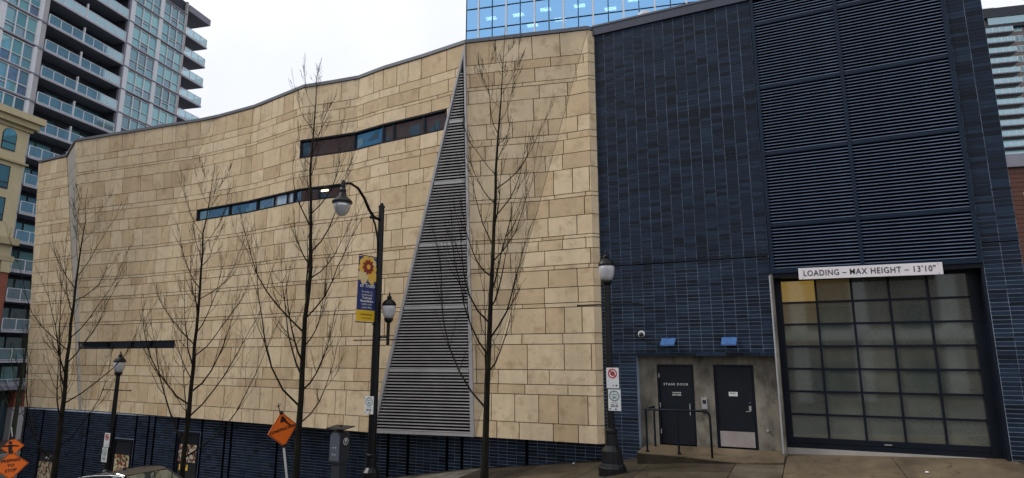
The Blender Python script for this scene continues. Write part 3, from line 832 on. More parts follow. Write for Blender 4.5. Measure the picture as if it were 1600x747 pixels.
lk.raw(q + q2 + [(x, y + .05, z) for x, y, z in q] + [(x, y + .05, z) for x, y, z in q2], [f_ for i in range(n) for f_ in ((k + i, k + i + 1, i + 1, i), (i, i + 1, 2 * k + i + 1, 2 * k + i))], M['landing_kerb'], .0)
landing = ld_.build('entrance_landing'); lk.build('landing_kerb', landing); struct(bpy.data.objects['entrance_landing'])

hr = thing('handrail', 'dark tubular steel handrail on the landing before the stage doors', 'handrail', (-3.1, -1.05, .03))
yh = -1.12
def arc_rail():
    p = [(-3.90, -.12, 1.08), (-3.90, yh + .1, 1.08), (-3.89, yh + .03, 1.08), (-3.84, yh, 1.08), (-2.42, yh, 1.08)]
    for a in (30, 60, 90): p.append((-2.42 + .12 * sin(radians(a)), yh, .96 + .12 * cos(radians(a))))
    return p + [(-2.30, yh, -.1)]
MB().tube(arc_rail(), .027, M['navy'], 10).build('top_rail', hr, smooth=True)
for x, y in ((-3.90, -.12), (-3.89, yh + .02), (-3.09, yh)):
    MB().tube([(x, y, -.05), (x, y, 1.07)], .026, M['navy'], 10).tube([(x, y, .03), (x, y, .06)], .05, M['navy'], 10).build('post', hr)

# sign over the loading door
ls = thing('loading_sign', 'long white board reading LOADING MAX HEIGHT over the loading door', 'sign', (1.5, -.1, 4.5))
tilt = lambda x, y, z: (x, y, z + (x - 1.5) * -.012)
MB().bbox(-.04, 3.05, -.09, -.05, 4.335, 4.625, M['board_white'], .004, T=tilt).build('board', ls)
b = MB()
for x in (.05, 2.96):
    for z in (4.37, 4.59): b.box(x - .012, x + .012, -.096, -.0905, z - .012, z + .012, M['galv'], T=tilt)
b.build('bolt', ls)
text('LOADING – MAX HEIGHT – 13\'10"', .205, (1.49, -.094, 4.48), M['sign_black'], ls, rot=(pi / 2, .012, 0), space=1.13, ext=.002, sx=.82, bold=.0012)

# roof vent behind the parapet, scraps of paper on the ground
rvn = MB(); rvn.lathe([(.28, 0), (.28, 2.2), (.36, 2.25), (.36, 2.65), (.22, 2.85), (.05, 2.9)], (-4.55, 4.0, 12.38), M['galv'], 14); rvn.build('roof_vent', HB)
for x, y, z, lb in ((1.98, -1.85, .085, 'small white paper scrap on the brown apron before the loading door'), (-6.35, .05, zs(-6.35) + .012, 'crumpled white scrap on the pavement beside the dark base wall')):
    sc3 = MB().raw([(x, y, z), (x + .07, y + .01, z + .008), (x + .08, y + .05, z + .004), (x + .01, y + .05, z + .018), (x + .04, y + .03, z + .025)], [(0, 1, 4), (1, 2, 4), (2, 3, 4), (3, 0, 4), (3, 2, 1, 0)], M['sign_white']).build('paper_scrap')
    tag(sc3, lb, 'litter', 'scraps of paper on the ground')
# wall lights over the doors and a dome camera
for x, lb in ((-3.43, 'blue wall light over the stage door with lettering'), (-1.84, 'blue wall light over the plain steel door')):
    wl = thing('wall_light', lb, 'wall light', (x, 0, 2.8), 'wall lights over the alcove')
    MB().prism([(-.30, 2.74), (-.30, 2.70), (-.02, 2.86), (-.02, 2.92)], lambda y, z: (x - .19, y, z), lambda y, z: (x + .19, y, z), M['lum_blue']).build('shade', wl)
    MB().box(x - .07, x + .07, -.06, -.003, 2.72, 2.90, M['navy']).build('wall_bracket', wl)
    MB().box(x - .14, x + .14, -.24, -.10, 2.70, 2.725, M['globe']).build('lens', wl)
sc2 = thing('security_camera', 'small white dome camera on dark brick beside the alcove', 'camera', (-4.18, 0, 3.04))
MB().tube([(-4.18, .0, 3.04), (-4.18, -.06, 3.04)], .095, M['sign_white'], 14).build('housing', sc2)
MB().tube([(-4.18, -.061, 3.02), (-4.18, -.09, 3.02), (-4.18, -.12, 3.02)], [.07, .06, .02], M['sign_black'], 12).build('dome', sc2, smooth=True)

# ------------------------------------------------------------------ street lamps
def acorn(mb_lamp, glass, c, s=1., cup=None):
    cup.lathe([(.05 * s, -.14), (.10 * s, -.10), (.135 * s, -.04), (.13 * s, 0)], c, M['blackmetal'])
    glass.lathe([(.12 * s, 0), (.165 * s, .1), (.195 * s, .2), (.20 * s, .30), (.195 * s, .37)], c, M['globe'], 18)
    mb_lamp.lathe([(.205 * s, .37), (.21 * s, .41), (.17 * s, .49), (.10 * s, .55), (.06 * s, .58), (.075 * s, .61), (.06 * s, .65), (.025 * s, .68), (.03 * s, .71), (.01 * s, .78)], c, M['blackmetal'])

def pole_base(mb, c, r=.095, h=.95):
    mb.lathe([(.33, -.25), (.33, .12), (.30, .15), (.28, .2), (.26, .22), (.245, .50), (.20, .56), (.15, .62), (.135, .9), (.155, .92), (.155, .97), (r, 1.02)], c, M['blackmetal'], 12)

def globe_lamp(x, y, zt, lb, rod, signs, name='pedestrian_lamp'):
    g = zs(x); L_ = thing(name, lb, 'street lamp', (x, y, g), 'black acorn street lamps')
    p = MB(); pole_base(p, (x, y, g)); p.tube([(x, y, g + 1), (x, y, zt - .9)], [.092, .07], M['blackmetal'], 12, tint=.5)
    p.build('pole', L_)
    cap, gl, cup = MB(), MB(), MB(); acorn(cap, gl, (x, y, zt - .78), 1., cup); cap.build('lamp_cap', L_); cup.build('lamp_collar', L_); gl.build('globe', L_, smooth=True)
    MB().tube([(x - .78, y, rod), (x + .78, y, rod)], .018, M['blackmetal'], 8).tube([(x - .8, y, rod), (x - .77, y, rod)], .03, M['blackmetal'], 8).tube([(x + .77, y, rod), (x + .8, y, rod)], .03, M['blackmetal'], 8).build('banner_rod', L_)
    return L_

def ring(mb, c, r0, r1, y, mat, n=28, rot=None):
    R_ = rot or (lambda a, b: (c[0] + a, y, c[1] + b))
    for i in range(n):
        a, b = 2 * pi * i / n, 2 * pi * (i + 1) / n
        mb.poly([R_(r0 * cos(a), r0 * sin(a)), R_(r0 * cos(b), r0 * sin(b)), R_(r1 * cos(b), r1 * sin(b)), R_(r1 * cos(a), r1 * sin(a))], mat)

def no_stop_sign(x, y, z, lb, w_=.31, h_=.49):
    t = thing('no_stopping_sign', lb, 'sign', (x, y, z - h_ / 2), 'no stopping plates on lamp posts')
    MB().bbox(x - w_ / 2, x + w_ / 2, y, y + .012, z - h_ / 2, z + h_ / 2, M['sign_white'], .003).build('plate', t)
    r = MB(); ring(r, (x, z + h_ * .22), .085, .115, y - .004, M['sign_red'])
    a = radians(-45)
    r.poly([(x + .1 * cos(a) + .014, y - .005, z + h_ * .22 + .1 * sin(a) + .014), (x + .1 * cos(a) - .014, y - .005, z + h_ * .22 + .1 * sin(a) - .014),
            (x - .1 * cos(a) - .014, y - .005, z + h_ * .22 - .1 * sin(a) - .014), (x - .1 * cos(a) + .014, y - .005, z + h_ * .22 - .1 * sin(a) + .014)], M['sign_red'])
    r.build('red_ring', t)
    k = MB(); ring(k, (x, z + h_ * .22), .0, .055, y - .003, M['sign_black'], 8); k.build('black_symbol', t)
    k = MB(); k.box(x + .0, x + .028, y - .004, y - .001, z - .19, z - .165, M['sign_black']); k.box(x + .07, x + .11, y - .004, y - .001, z - .19, z - .16, M['sign_black']); k.build('arrow_mark', t)
    return t

def park_sign(x, y, z, lb, w_=.31, h_=.50, rot=None):
    t = thing('parking_sign', lb, 'sign', (x, y, z - h_ / 2), 'two hour parking plates on lamp posts')
    MB().bbox(x - w_ / 2, x + w_ / 2, y, y + .012, z - h_ / 2, z + h_ / 2, M['sign_white'], .003).build('plate', t)
    r = MB(); ring(r, (x, z + h_ * .2), .105, .125, y - .004, M['sign_green']); r.build('green_ring', t)
    text('P', .05, (x, y - .003, z + h_ * .2 + .075), M['sign_green'], t, ext=.001)
    text('PARKING', .036, (x, y - .003, z + h_ * .2 + .03), M['sign_green'], t, ext=.001)
    text('2H', .085, (x, y - .003, z + h_ * .2 - .04), M['sign_green'], t, ext=.001, bold=.002)
    text('9 AM - 6 PM', .03, (x, y - .003, z - .065), M['sign_black'], t, ext=.001)
    text('MON - SAT', .036, (x, y - .003, z - .115), M['sign_black'], t, ext=.001, bold=.001)
    text('MAX 2 HRS', .036, (x, y - .003, z - .15), M['sign_black'], t, ext=.001, bold=.001)
    k = MB(); k.box(x - .13, x - .09, y - .004, y - .001, z - .215, z - .195, M['sign_black']); k.box(x + .01, x + .05, y - .004, y - .001, z - .225, z - .195, M['sign_black']); k.build('arrow_mark', t)
    return t

globe_lamp(-4.44, -2.4, 5.08, 'black lamp post with acorn globe in front of the dark brick wing', 3.70, None)
no_stop_sign(-4.33, -2.53, 1.90, 'white no stopping plate on the lamp post by the stage doors')
park_sign(-4.30, -2.53, 1.38, 'white two hour parking plate on the lamp post by the stage doors')
globe_lamp(-23.42, -2.4, 2.62, 'black lamp post with acorn globe above the dark car roof', 1.19, None)
no_stop_sign(-23.42, -2.54, -.58, 'white no stopping plate on the lamp post behind the dark car')
park_sign(-23.46, -2.54, -1.10, 'white two hour parking plate on the lamp post behind the dark car')

# tall lamp with a curved arm, a banner and a side globe
lx, ly = -11.56, -2.4; g = zs(lx)
TL = thing('arm_street_lamp', 'tall black street lamp with curved arm and banner before tan stone', 'street lamp', (lx, ly, g))
p = MB(); pole_base(p, (lx, ly, g)); p.tube([(lx, ly, g + 1), (lx, ly, 3), (lx, ly, 6.95)], [.125, .115, .085], M['blackmetal'], 12)
p.lathe([(.1, 0), (.1, .05), (.05, .07), (.06, .11), (.02, .15)], (lx, ly, 6.95), M['blackmetal'])
for z in (5.2, 4.4, 3.35): p.tube([(lx - .02, ly - .12, z), (lx - .02, ly - .17, z)], .03, M['blackmetal'], 6)
p.build('pole', TL)
arm = [(lx, ly - .08, 6.56), (lx, ly - .35, 6.56), (lx, ly - .6, 6.75), (lx, ly - .85, 7.05), (lx, ly - 1.15, 7.28), (lx, ly - 1.5, 7.34), (lx, ly - 1.78, 7.26)]
a = MB(); a.tube(arm, [.05, .048, .045, .042, .04, .038, .038], M['blackmetal'], 8)
a.tube([(lx, ly - .1, 5.6), (lx, ly - .14, 5.95), (lx, ly - .28, 6.35), (lx, ly - .52, 6.68)], .028, M['blackmetal'], 8)
a.lathe([(.01, -.06), (.05, -.02), (.05, .02), (.01, .06)], (lx, ly - .5, 6.55), M['blackmetal'], 8)
a.build('arm', TL, smooth=True)
hc = (lx, ly - 1.8, 6.28)
h = MB(); h.lathe([(.285, .40), (.29, .44), (.22, .52), (.12, .60), (.09, .70), (.10, .78), (.06, .86), (.07, .90), (.06, 1.02), (.03, 1.08)], hc, M['blackmetal'], 18); h.build('lamp_shade', TL)
h = MB(); h.lathe([(.04, .02), (.12, .06), (.19, .16), (.235, .30), (.24, .40)], hc, M['globe_clear'], 18); h.build('lamp_glass', TL, smooth=True)
gx = lx + .42
s_ = MB(); s_.tube([(lx + .1, ly, 2.98), (gx, ly, 2.98)], .03, M['blackmetal'], 8)
s_.tube([(gx, ly, 2.75), (gx, ly, 3.5)], [.045, .05], M['blackmetal'], 8); s_.build('side_arm', TL)
cap, gl, cup = MB(), MB(), MB(); acorn(cap, gl, (gx, ly, 3.53), 1., cup); cap.build('lamp_cap', TL); cup.build('lamp_collar', TL); gl.build('globe', TL, smooth=True)
MB().tube([(lx - .85, ly, 2.9), (lx + .72, ly, 2.9)], .018, M['blackmetal'], 8).build('banner_rod', TL)
# banner hung from two short arms
bt, bb = 5.33, 3.43
BN = thing('street_banner', 'navy and yellow banner with flower and white words on the tall lamp', 'banner', (lx, ly - .55, bb))
by0, by1 = ly - .14, ly - .84; bx = lx
m = MB()
def bpt(s, z, d=0.): return (bx + .02 * sin(s * 3) + d - .10 * (1 - s), by1 + (by0 - by1) * s, z)
def bquad(mb, s0, s1, z0, z1, mat, d=0.):
    n = 5
    for i in range(n):
        a, b = s0 + (s1 - s0) * i / n, s0 + (s1 - s0) * (i + 1) / n
        mb.poly([bpt(a, z0, d), bpt(b, z0, d), bpt(b, z1, d), bpt(a, z1, d)], mat)
m2 = MB()
for i in range(6):
    a, b = i / 6, (i + 1) / 6
    for z0, z1, mt in ((bb, bb + .32, 'banner_yellow'), (bb + .32, bb + 1.42, 'banner_navy'), (bb + 1.42, bt, 'banner_navy')):
        q = [bpt(a, z0), bpt(b, z0), bpt(b, z1), bpt(a, z1)]
        m2.raw(q + [(x - .004, y, z) for x, y, z in q], [(0, 1, 2, 3), (7, 6, 5, 4), (0, 4, 5, 1), (1, 5, 6, 2), (2, 6, 7, 3), (3, 7, 4, 0)], M[mt])
m2.build('cloth', BN)
# flower
fl = MB()
def petal(s, z, ang, l, wd, mat, d):
    pts = []
    for k in range(10):
        t = 2 * pi * k / 10
        r_, q = l / 2 + l / 2 * cos(t), wd / 2 * sin(t) * (1 + .3 * cos(t))
        ds, dz_ = r_ * cos(ang) - q * sin(ang), r_ * sin(ang) + q * cos(ang)
        pts.append(bpt(min(1., max(0., s + ds / .7)), min(bt, z + dz_), d))
    fl.poly(pts, mat)
fc = (.5, bt - .30)
for k, (an, mt) in enumerate(((250, 'banner_cream'), (292, 'banner_gold'), (225, 'banner_cream'), (315, 'banner_gold'), (190, 'banner_gold'), (350, 'banner_gold'), (150, 'banner_gold'), (30, 'banner_cream'), (115, 'banner_gold'), (65, 'banner_gold'))):
    petal(fc[0], fc[1], radians(an), .56 if k < 4 else .36, .24, M[mt], .004 + .001 * k)
for k in range(10): petal(fc[0], fc[1], radians(36 * k + 10), .23, .10, M['banner_red'], .016)
ring(fl, (0, 0), 0, .075, 0, M['banner_gold'], 10, rot=lambda a_, b_: bpt(fc[0] + a_ / .7, fc[1] + b_, .019))
fl.build('flower_print', BN)
brot = (pi / 2, 0, radians(90) - atan(.16 / .7) * 0 + .22)
def btext(body, size, z, mat, s=.5, **k):
    q = bpt(s, z, .008); text(body, size, q, mat, BN, rot=(pi / 2, 0, radians(90) - .13), ext=.001, **k)
btext('A Year', .17, bb + 1.20, M['banner_cream'], .5)
btext('of Truth', .17, bb + 1.04, M['print_white'], .5, bold=.003)
for i, (l, bo) in enumerate((('In order to', 0), ('understand', 0), ('Truth and', .003), ('Reconciliation', .003), ('truth must', 0), ('come first', 0))):
    btext(l, .095 if i != 3 else .09, bb + .86 - i * .092, M['print_white'], bold=bo)
btext('anvilcentre.ca', .085, bb + .20, M['sign_black']); btext('for more information', .045, bb + .09, M['sign_black'])
MB().tube([(bx, ly - .1, bt + .03), (bx - .10, by1 - .03, bt + .03)], .016, M['blackmetal'], 6).tube([(bx, ly - .1, bb - .03), (bx - .10, by1 - .03, bb - .03)], .016, M['blackmetal'], 6).build('banner_arm', BN)
park_sign(-11.60, -2.56, 1.03, 'white two hour parking plate on the tall arm lamp')

# ------------------------------------------------------------------ pay station
px, py = -11.72, -3.6; g = zs(px)
PS = thing('parking_pay_station', 'grey parking pay station with solar panel beside the tall arm lamp', 'pay station', (px, py, g))
an = radians(-4)
def rot_p(x, y, z): return (px + x * cos(an) - y * sin(an), py + x * sin(an) + y * cos(an), z)
b = MB()
prof = [(-.20, g + .95), (.20, g + .95), (.20, .30), (.17, .37), (.1, .41), (-.1, .41), (-.17, .37), (-.20, .30)]
b.prism(prof, lambda x, z: rot_p(x, -.17, z), lambda x, z: rot_p(x, .17, z), M['paystation']); b.build('cabinet', PS)
b = MB(); b.prism([(-.17, g + 1.0), (.17, g + 1.0), (.17, .28), (.1, .37), (-.1, .37), (-.17, .28)], lambda x, z: rot_p(x, -.185, z), lambda x, z: rot_p(x, -.171, z), M['paystation_light']); b.build('front_panel', PS)
b = MB(); b.box(.201, .215, -.14, .14, g + 1.0, .33, M['paystation'], T=rot_p); b.build('side_panel', PS)
b = MB(); b.box(-.15, .15, -.12, .12, g - .1, g + .95, M['paystation'], T=rot_p); b.build('pedestal', PS)
b = MB(); b.tube([rot_p(0, 0, .41), rot_p(0, 0, .5)], .09, M['blackmetal'], 10); b.box(-.34, .34, -.2, .2, .50, .525, M['sign_black'], T=lambda x, y, z: rot_p(x, y, z + y * .12)); b.lathe([(.02, 0), (.02, .06)], rot_p(.02, 0, .52), M['blackmetal'], 8); b.build('solar_panel', PS)
b = MB(); ring(b, (0, 0), .0, .088, 0, M['sign_black'], 20, rot=lambda a, c: rot_p(.218, a, .16 + c)); ring(b, (0, 0), .075, .092, 0, M['print_white'], 20, rot=lambda a, c: rot_p(.220, a, .16 + c)); b.build('badge', PS)
text('P', .13, rot_p(.222, 0, .16), M['print_white'], PS, rot=(pi / 2, 0, pi / 2 + an), bold=.003)
b = MB()
for z, x in ((.0, -.05), (.0, .04), (-.18, -.06), (-.18, .03)): b.box(x - .012, x + .012, -.189, -.186, z - .012, z + .012, M['print_white'], T=rot_p)
b.build('coin_slot', PS)

# ------------------------------------------------------------------ roadwork signs
def diamond_sign(name, c, side, face, lean, lb, pole_to, words=(), sym=False, txt=.13, group=None):
    t = thing(name, lb, 'road sign', (c[0], c[1], pole_to), group)
    Rm = Matrix.Rotation(face, 4, 'Z') @ Matrix.Rotation(lean, 4, 'Y')
    cv = Vector(c)
    T = lambda x, y, z: tuple(cv + Rm @ Vector((x, y, z)))
    r = side * .7071
    MB().prism([(0, -r), (r, 0), (0, r), (-r, 0)], lambda x, z: T(x, 0, z), lambda x, z: T(x, .012, z), M['orange']).build('panel', t)
    bo = MB(); q = r * .96; q2 = r * .92
    pts = [(0, -1), (1, 0), (0, 1), (-1, 0)]
    for (ax, az), (bx_, bz) in zip(pts, pts[1:] + pts[:1]):
        bo.poly([T(ax * q, -.004, az * q), T(bx_ * q, -.004, bz * q), T(bx_ * q2, -.004, bz * q2), T(ax * q2, -.004, az * q2)], M['sign_black'])
    bo.build('border', t)
    for s_ in (-1, 1): MB().box(-.05, .05, -.02, .03, s_ * r * .93 - .045, s_ * r * .93 + .045, M['sign_black'], T=T).build('corner_clip', t)
    for i, wd in enumerate(words):
        o = text(wd, txt, T(0, -.006, (len(words) - 1) * txt * .62 - i * txt * 1.22), M['sign_black'], t, rot=Rm.to_euler(), bold=.003)
        o.rotation_euler = (Rm @ Matrix.Rotation(pi / 2, 4, 'X')).to_euler()
    if sym:
        s_ = MB()
        s_.poly([T(-.08, -.006, r * .40), T(.16, -.006, r * .40), T(.06, -.006, r * .72), T(-.02, -.006, r * .72)], M['sign_black'])
        s_.poly([T(.03, -.0062, r * .46), T(.10, -.0062, r * .50), T(r * .6, -.0062, r * .06), T(r * .56, -.0062, 0)], M['sign_black'])
        s_.build('arrow_symbol', t)
    return t, T, r
t, T, r = diamond_sign('construction_sign', (-14.22, -3.2, .30), .74, radians(84), radians(-11), 'tilted orange diamond sign reading CONSTRUCTION on a white post', zs(-14.2), ('CONSTRUCTION',), True, .115)
MB().tube([T(0, .03, -r * 1.0), T(.03, .05, -r - .95)], .032, M['print_white'], 8).tube([T(.03, .05, -r - .95), T(.05, .05, -r - 1.9)], .03, M['galv'], 8).build('post', t)
MB().tube([T(-.02, .03, r * .95), T(-.05, .03, r * 1.25)], .012, M['sign_black'], 6).tube([T(-.12, .03, r * 1.4), T(-.05, .03, r * 1.25), T(.02, .03, r * 1.42)], .012, M['sign_black'], 6).tube([T(-.05, .03, r * 1.25), T(-.05, .03, r * 1.5)], .012, M['sign_black'], 6).build('flag_holder', t)
t, T, r = diamond_sign('prepare_to_stop_sign', (-21.9, -6.3, -.80), .60, radians(60), radians(-6), 'orange diamond sign reading PREPARE TO STOP at the kerb', zs(-21.9) - .2, ('PREPARE', 'TO', 'STOP'), False, .118)
lg = MB()
for x, y in ((-.5, -.3), (.5, -.3), (-.4, .4), (.4, .4)):
    lg.tube([T(0, .05, -r * .8), (T(0, 0, 0)[0] + x, T(0, 0, 0)[1] + y, zs(-21.9) - .17)], .018, M['galv'], 6)
lg.tube([T(0, .04, -r * .9), T(0, .04, r * .98)], .016, M['galv'], 6); lg.build('stand', t)
t, T, r = diamond_sign('flagger_sign', (-24.00, -5.26, -0.51), .43, radians(62), radians(-5), 'small orange diamond sign with flagger figure behind the PREPARE sign', zs(-24) - .2)
s_ = MB(); s_.prism([(-.04, -.2), (.04, -.2), (.06, .08), (-.06, .08)], lambda x, z: T(x - .06, -.008, z), lambda x, z: T(x - .06, -.003, z), M['sign_black'])
ring(s_, (0, 0), 0, .05, 0, M['sign_black'], 10, rot=lambda a, c: T(a - .06, -.008, .14 + c))
s_.prism([(.0, .02), (.2, -.02), (.2, .02), (.0, .07)], lambda x, z: T(x - .04, -.008, z), lambda x, z: T(x - .04, -.003, z), M['sign_black'])
s_.prism([(-.22, .03), (-.05, .02), (-.05, .07), (-.22, .08)], lambda x, z: T(x - .04, -.008, z), lambda x, z: T(x - .04, -.003, z), M['sign_black']); s_.build('figure_symbol', t)
lg = MB(); lg.tube([T(0, .03, r), T(0, .03, -r), T(0, .03, -1.75 - r)], .02, M['galv'], 6)
lg.tube([T(-.02, .03, r), T(-.05, .03, r + .33)], .012, M['print_white'], 6); lg.build('post', t)

# ------------------------------------------------------------------ parked car (its roof shows above the frame's lower edge)
cx, cy = -16.75, -5.95; cg = zs(cx) - .17
CAR = thing('parked_car', 'dark parked car with only roof and windows showing below the lamp', 'car', (cx, cy, cg))
slope = (zs(cx + 2) - zs(cx - 2)) / 4
CT = lambda x, y, z: (cx + x, cy + y, cg + z * 1.0 + x * slope)
def car_ring(x, hw, z0, z1, rnd): return [(x, -hw, z0 + rnd), (x, -hw + rnd * .4, z0), (x, hw - rnd * .4, z0), (x, hw, z0 + rnd), (x, hw, z1 - rnd), (x, hw - rnd, z1), (x, -hw + rnd, z1), (x, -hw, z1 - rnd)]
def loft(mb, rings, mat):
    n = len(rings[0]); vs = [CT(*p) for r_ in rings for p in r_]
    fs = [(i * n + j, i * n + (j + 1) % n, (i + 1) * n + (j + 1) % n, (i + 1) * n + j) for i in range(len(rings) - 1) for j in range(n)]
    fs += [tuple(range(n)), tuple(reversed(range((len(rings) - 1) * n, len(rings) * n)))]
    mb.raw(vs, fs, mat)
b = MB()
loft(b, [car_ring(-2.2, .72, .42, .82, .1), car_ring(-2.1, .84, .28, .95, .12), car_ring(-1.4, .9, .2, 1.0, .12), car_ring(0, .91, .2, .97, .12), car_ring(1.0, .9, .2, .95, .12), car_ring(1.7, .88, .22, .86, .14), car_ring(2.15, .8, .28, .72, .14), car_ring(2.3, .68, .36, .62, .1)], M['car_paint'])
b.build('body', CAR, smooth=False)
b = MB()
loft(b, [car_ring(-1.35, .60, 1.44, 1.46, .008), car_ring(-1.0, .64, 1.47, 1.51, .018), car_ring(-.4, .66, 1.50, 1.55, .022), car_ring(.25, .64, 1.48, 1.53, .02), car_ring(.55, .6, 1.43, 1.455, .01)], M['car_paint'])
b.build('roof', CAR, smooth=False)
gw = MB()
def gl(pts, nm):
    q = [Vector(CT(*p)) for p in pts]; c = sum(q, Vector()) / len(q); ctr = Vector(CT(-.3, 0, 1.1))
    inn = [p + (ctr - p).normalized() * .03 for p in q]
    n = len(q)
    MB().raw(q + inn, [tuple(range(n)), tuple(reversed(range(n, 2 * n)))] + [(i, (i + 1) % n, (i + 1) % n + n, i + n) for i in range(n)], M['car_glass']).build(nm, CAR)
gl([(1.32, -.74, .97), (1.40, 0, .98), (1.32, .74, .97), (.57, .57, 1.43), (.60, 0, 1.45), (.57, -.57, 1.43)], 'windscreen')
gl([(-2.0, -.7, 1.0), (-2.0, .7, 1.0), (-1.37, .57, 1.44), (-1.37, -.57, 1.44)], 'rear_window')
for s_ in (-1, 1):
    gl([(1.22, s_ * .80, .98), (.12, s_ * .86, .99), (.12, s_ * .68, 1.47), (.50, s_ * .62, 1.42)], 'side_window')
    gl([(.04, s_ * .86, .99), (-1.05, s_ * .86, 1.0), (-1.0, s_ * .67, 1.46), (.04, s_ * .68, 1.475)], 'side_window')
    gl([(-1.12, s_ * .85, 1.0), (-1.85, s_ * .78, 1.02), (-1.35, s_ * .62, 1.41), (-1.08, s_ * .66, 1.45)], 'side_window')
    tr = [(1.24, s_ * .82, .985), (.52, s_ * .63, 1.435), (.1, s_ * .695, 1.487), (-.5, s_ * .70, 1.497), (-1.05, s_ * .68, 1.475), (-1.4, s_ * .63, 1.43), (-1.9, s_ * .78, 1.01)]
    MB().tube([CT(*p) for p in tr], .016, M['galv'] if s_ < 0 else M['car_paint'], 6).build('window_trim', CAR)
    for x in (.08, -1.08): MB().tube([CT(x, s_ * .865, .99), CT(x, s_ * .685, 1.475)], .035, M['car_paint'], 6).build('window_pillar', CAR)
    for x in (-1.4, 1.42):
        wh = MB(); wh.tube([CT(x, s_ * .70, .33), CT(x, s_ * .92, .33)], .33, M['tyre'], 20); wh = wh.build('wheel', CAR)
        MB().tube([CT(x, s_ * .90, .33), CT(x, s_ * .93, .33)], .2, M['steel'], 14).build('rim', wh)
    MB().box(2.12, 2.26, s_ * .65 - .14, s_ * .65 + .14, .58, .70, M['headlamp'], T=CT).build('headlight', CAR)
    MB().box(-2.22, -2.1, s_ * .65 - .12, s_ * .65 + .12, .68, .84, M['tail_red'], T=CT).build('tail_light', CAR)
    MB().bbox(1.0, 1.15, s_ * .98 - .1, s_ * .98 + .1, .98, 1.12, M['car_paint'], .03, T=CT).build('wing_mirror', CAR)
MB().box(-.45, -.35, -.02, .02, 1.55, 1.60, M['sign_black'], T=CT).build('aerial', CAR)

# ------------------------------------------------------------------ bare street trees
def tree(x, y, g, H, lb, seed, r0=.1, spread=1.0, first=.2, lean=(0, 0), mat='bark', nb=30, group='bare street trees along the kerb', name='bare_tree', dens=1.):
    rnd = random.Random(seed)
    t = thing(name, lb, 'tree', (x, y, g), group)
    tr, cr = MB(), MB()
    N_ = 18; pts, rad = [], []
    wx = wy = 0
    for i in range(N_ + 1):
        f = i / N_
        wob = (.04, .065, .085)[seed % 3]; wx += rnd.uniform(-wob, wob) * (H / 12); wy += rnd.uniform(-wob, wob) * (H / 12)
        pts.append(Vector((x + lean[0] * f * H + wx * f, y + lean[1] * f * H + wy * f, g - .15 + f * H)))
        rad.append(max(.007, r0 * (1 - f) ** .9 + (.05 * max(0, 1 - f * 14))))
    tr.tube(pts, rad, M[mat], 9)
    tr.build('trunk', t, smooth=True)
    def branch(p0, az, el, L, r, lvl):
        n = 7 if lvl == 0 else (5 if lvl == 1 else 4)
        p = p0.copy(); out_ = [p.copy()]; e = el; a = az
        kids = []
        for i in range(n):
            e += (radians(82) - e) * (.26 if lvl == 0 else .24) + rnd.uniform(-.14, .14)
            a += rnd.uniform(-.2, .2)
            st = L / n
            p = p + Vector((cos(a) * cos(e), sin(a) * cos(e), sin(e))) * st
            out_.append(p.copy())
            kids.append((p.copy(), a, e, (i + 1) / n))
        rr = [max(.0032, r * (1 - .85 * i / n)) for i in range(n + 1)]
        cr.tube(out_, rr, M[mat], 6 if lvl == 0 else (4 if lvl == 1 else 3), cap=False)
        if lvl < 2:
            for q, a_, e_, f in kids[:-1] if lvl == 0 else kids:
                if f < .22: continue
                for k in range(rnd.choice((1, 2, 2)) if lvl == 0 else rnd.choice((1, 2, 2))):
                    if rnd.random() > dens: continue
                    branch(q, a_ + rnd.choice((-1, 1)) * rnd.uniform(.5, 1.3), e_ - rnd.uniform(.1, .6), L * (.34 if lvl == 0 else .36) * rnd.uniform(.6, 1.15) * (1.2 - f * .5), r * (.42 if lvl == 0 else .5) * (1.1 - f * .5), lvl + 1)
            if lvl == 0:
                q, a_, e_, f = kids[-1]
                branch(q, a_, e_, L * .25, r * .3, 2); branch(q, a_ + .6, e_ - .2, L * .2, r * .3, 2)
        return
    az = rnd.uniform(0, 6)
    for i in range(nb):
        f = first + (.93 - first) * (i / (nb - 1)) ** .95
        k = f * N_; j = int(k); p = pts[j].lerp(pts[min(j + 1, N_)], k - j)
        az += 2.4 + rnd.uniform(-.5, .5)
        L = (H * .36 * (1 - f) ** .75 + .45) * rnd.uniform(.6, 1.3) * spread
        branch(p, az, radians(rnd.uniform(18, 42)), L, min(.028, rad[j] * .42) * rnd.uniform(.7, 1.1), 0)
    cr.build('crown', t, smooth=True, fix=False)
    return t
tree(-7.12, -3.9, zs(-7.1), 11.9, 'bare tree in front of the triangular vent, nearest to the dark wing', 3, .088, .85, .17, (.035, 0), nb=25, dens=.85)
tree(-12.95, -3.9, zs(-12.95), 13.3, 'bare tree beside the tilted CONSTRUCTION sign', 11, .1, .85, .17, (.002, 0), nb=27, dens=.85)
tree(-17.5, -3.9, zs(-17.5), 11.0, 'bare tree just right of the dark car roof', 5, .086, .95, .14, (-.01, 0), nb=25, dens=.85)
tree(-23.9, -3.9, zs(-23.9), 11.6, 'bare tree above the orange PREPARE sign, leftmost on the kerb', 8, .1, 1.1, .14, (-.01, 0), nb=21, dens=.85)
tree(-53.4, 9.5, -4.2, 9.5, 'mossy trunked bare tree on the far pavement by the dark shopfront', 21, .2, 1.0, .25, (-.05, .04), 'moss', nb=24, group='bare trees on the far pavement')
tree(-50.8, 12.5, -4.2, 9.0, 'bare tree on the far pavement close to the stone corner', 22, .14, .9, .25, (0, 0), 'bark', nb=22, group='bare trees on the far pavement')

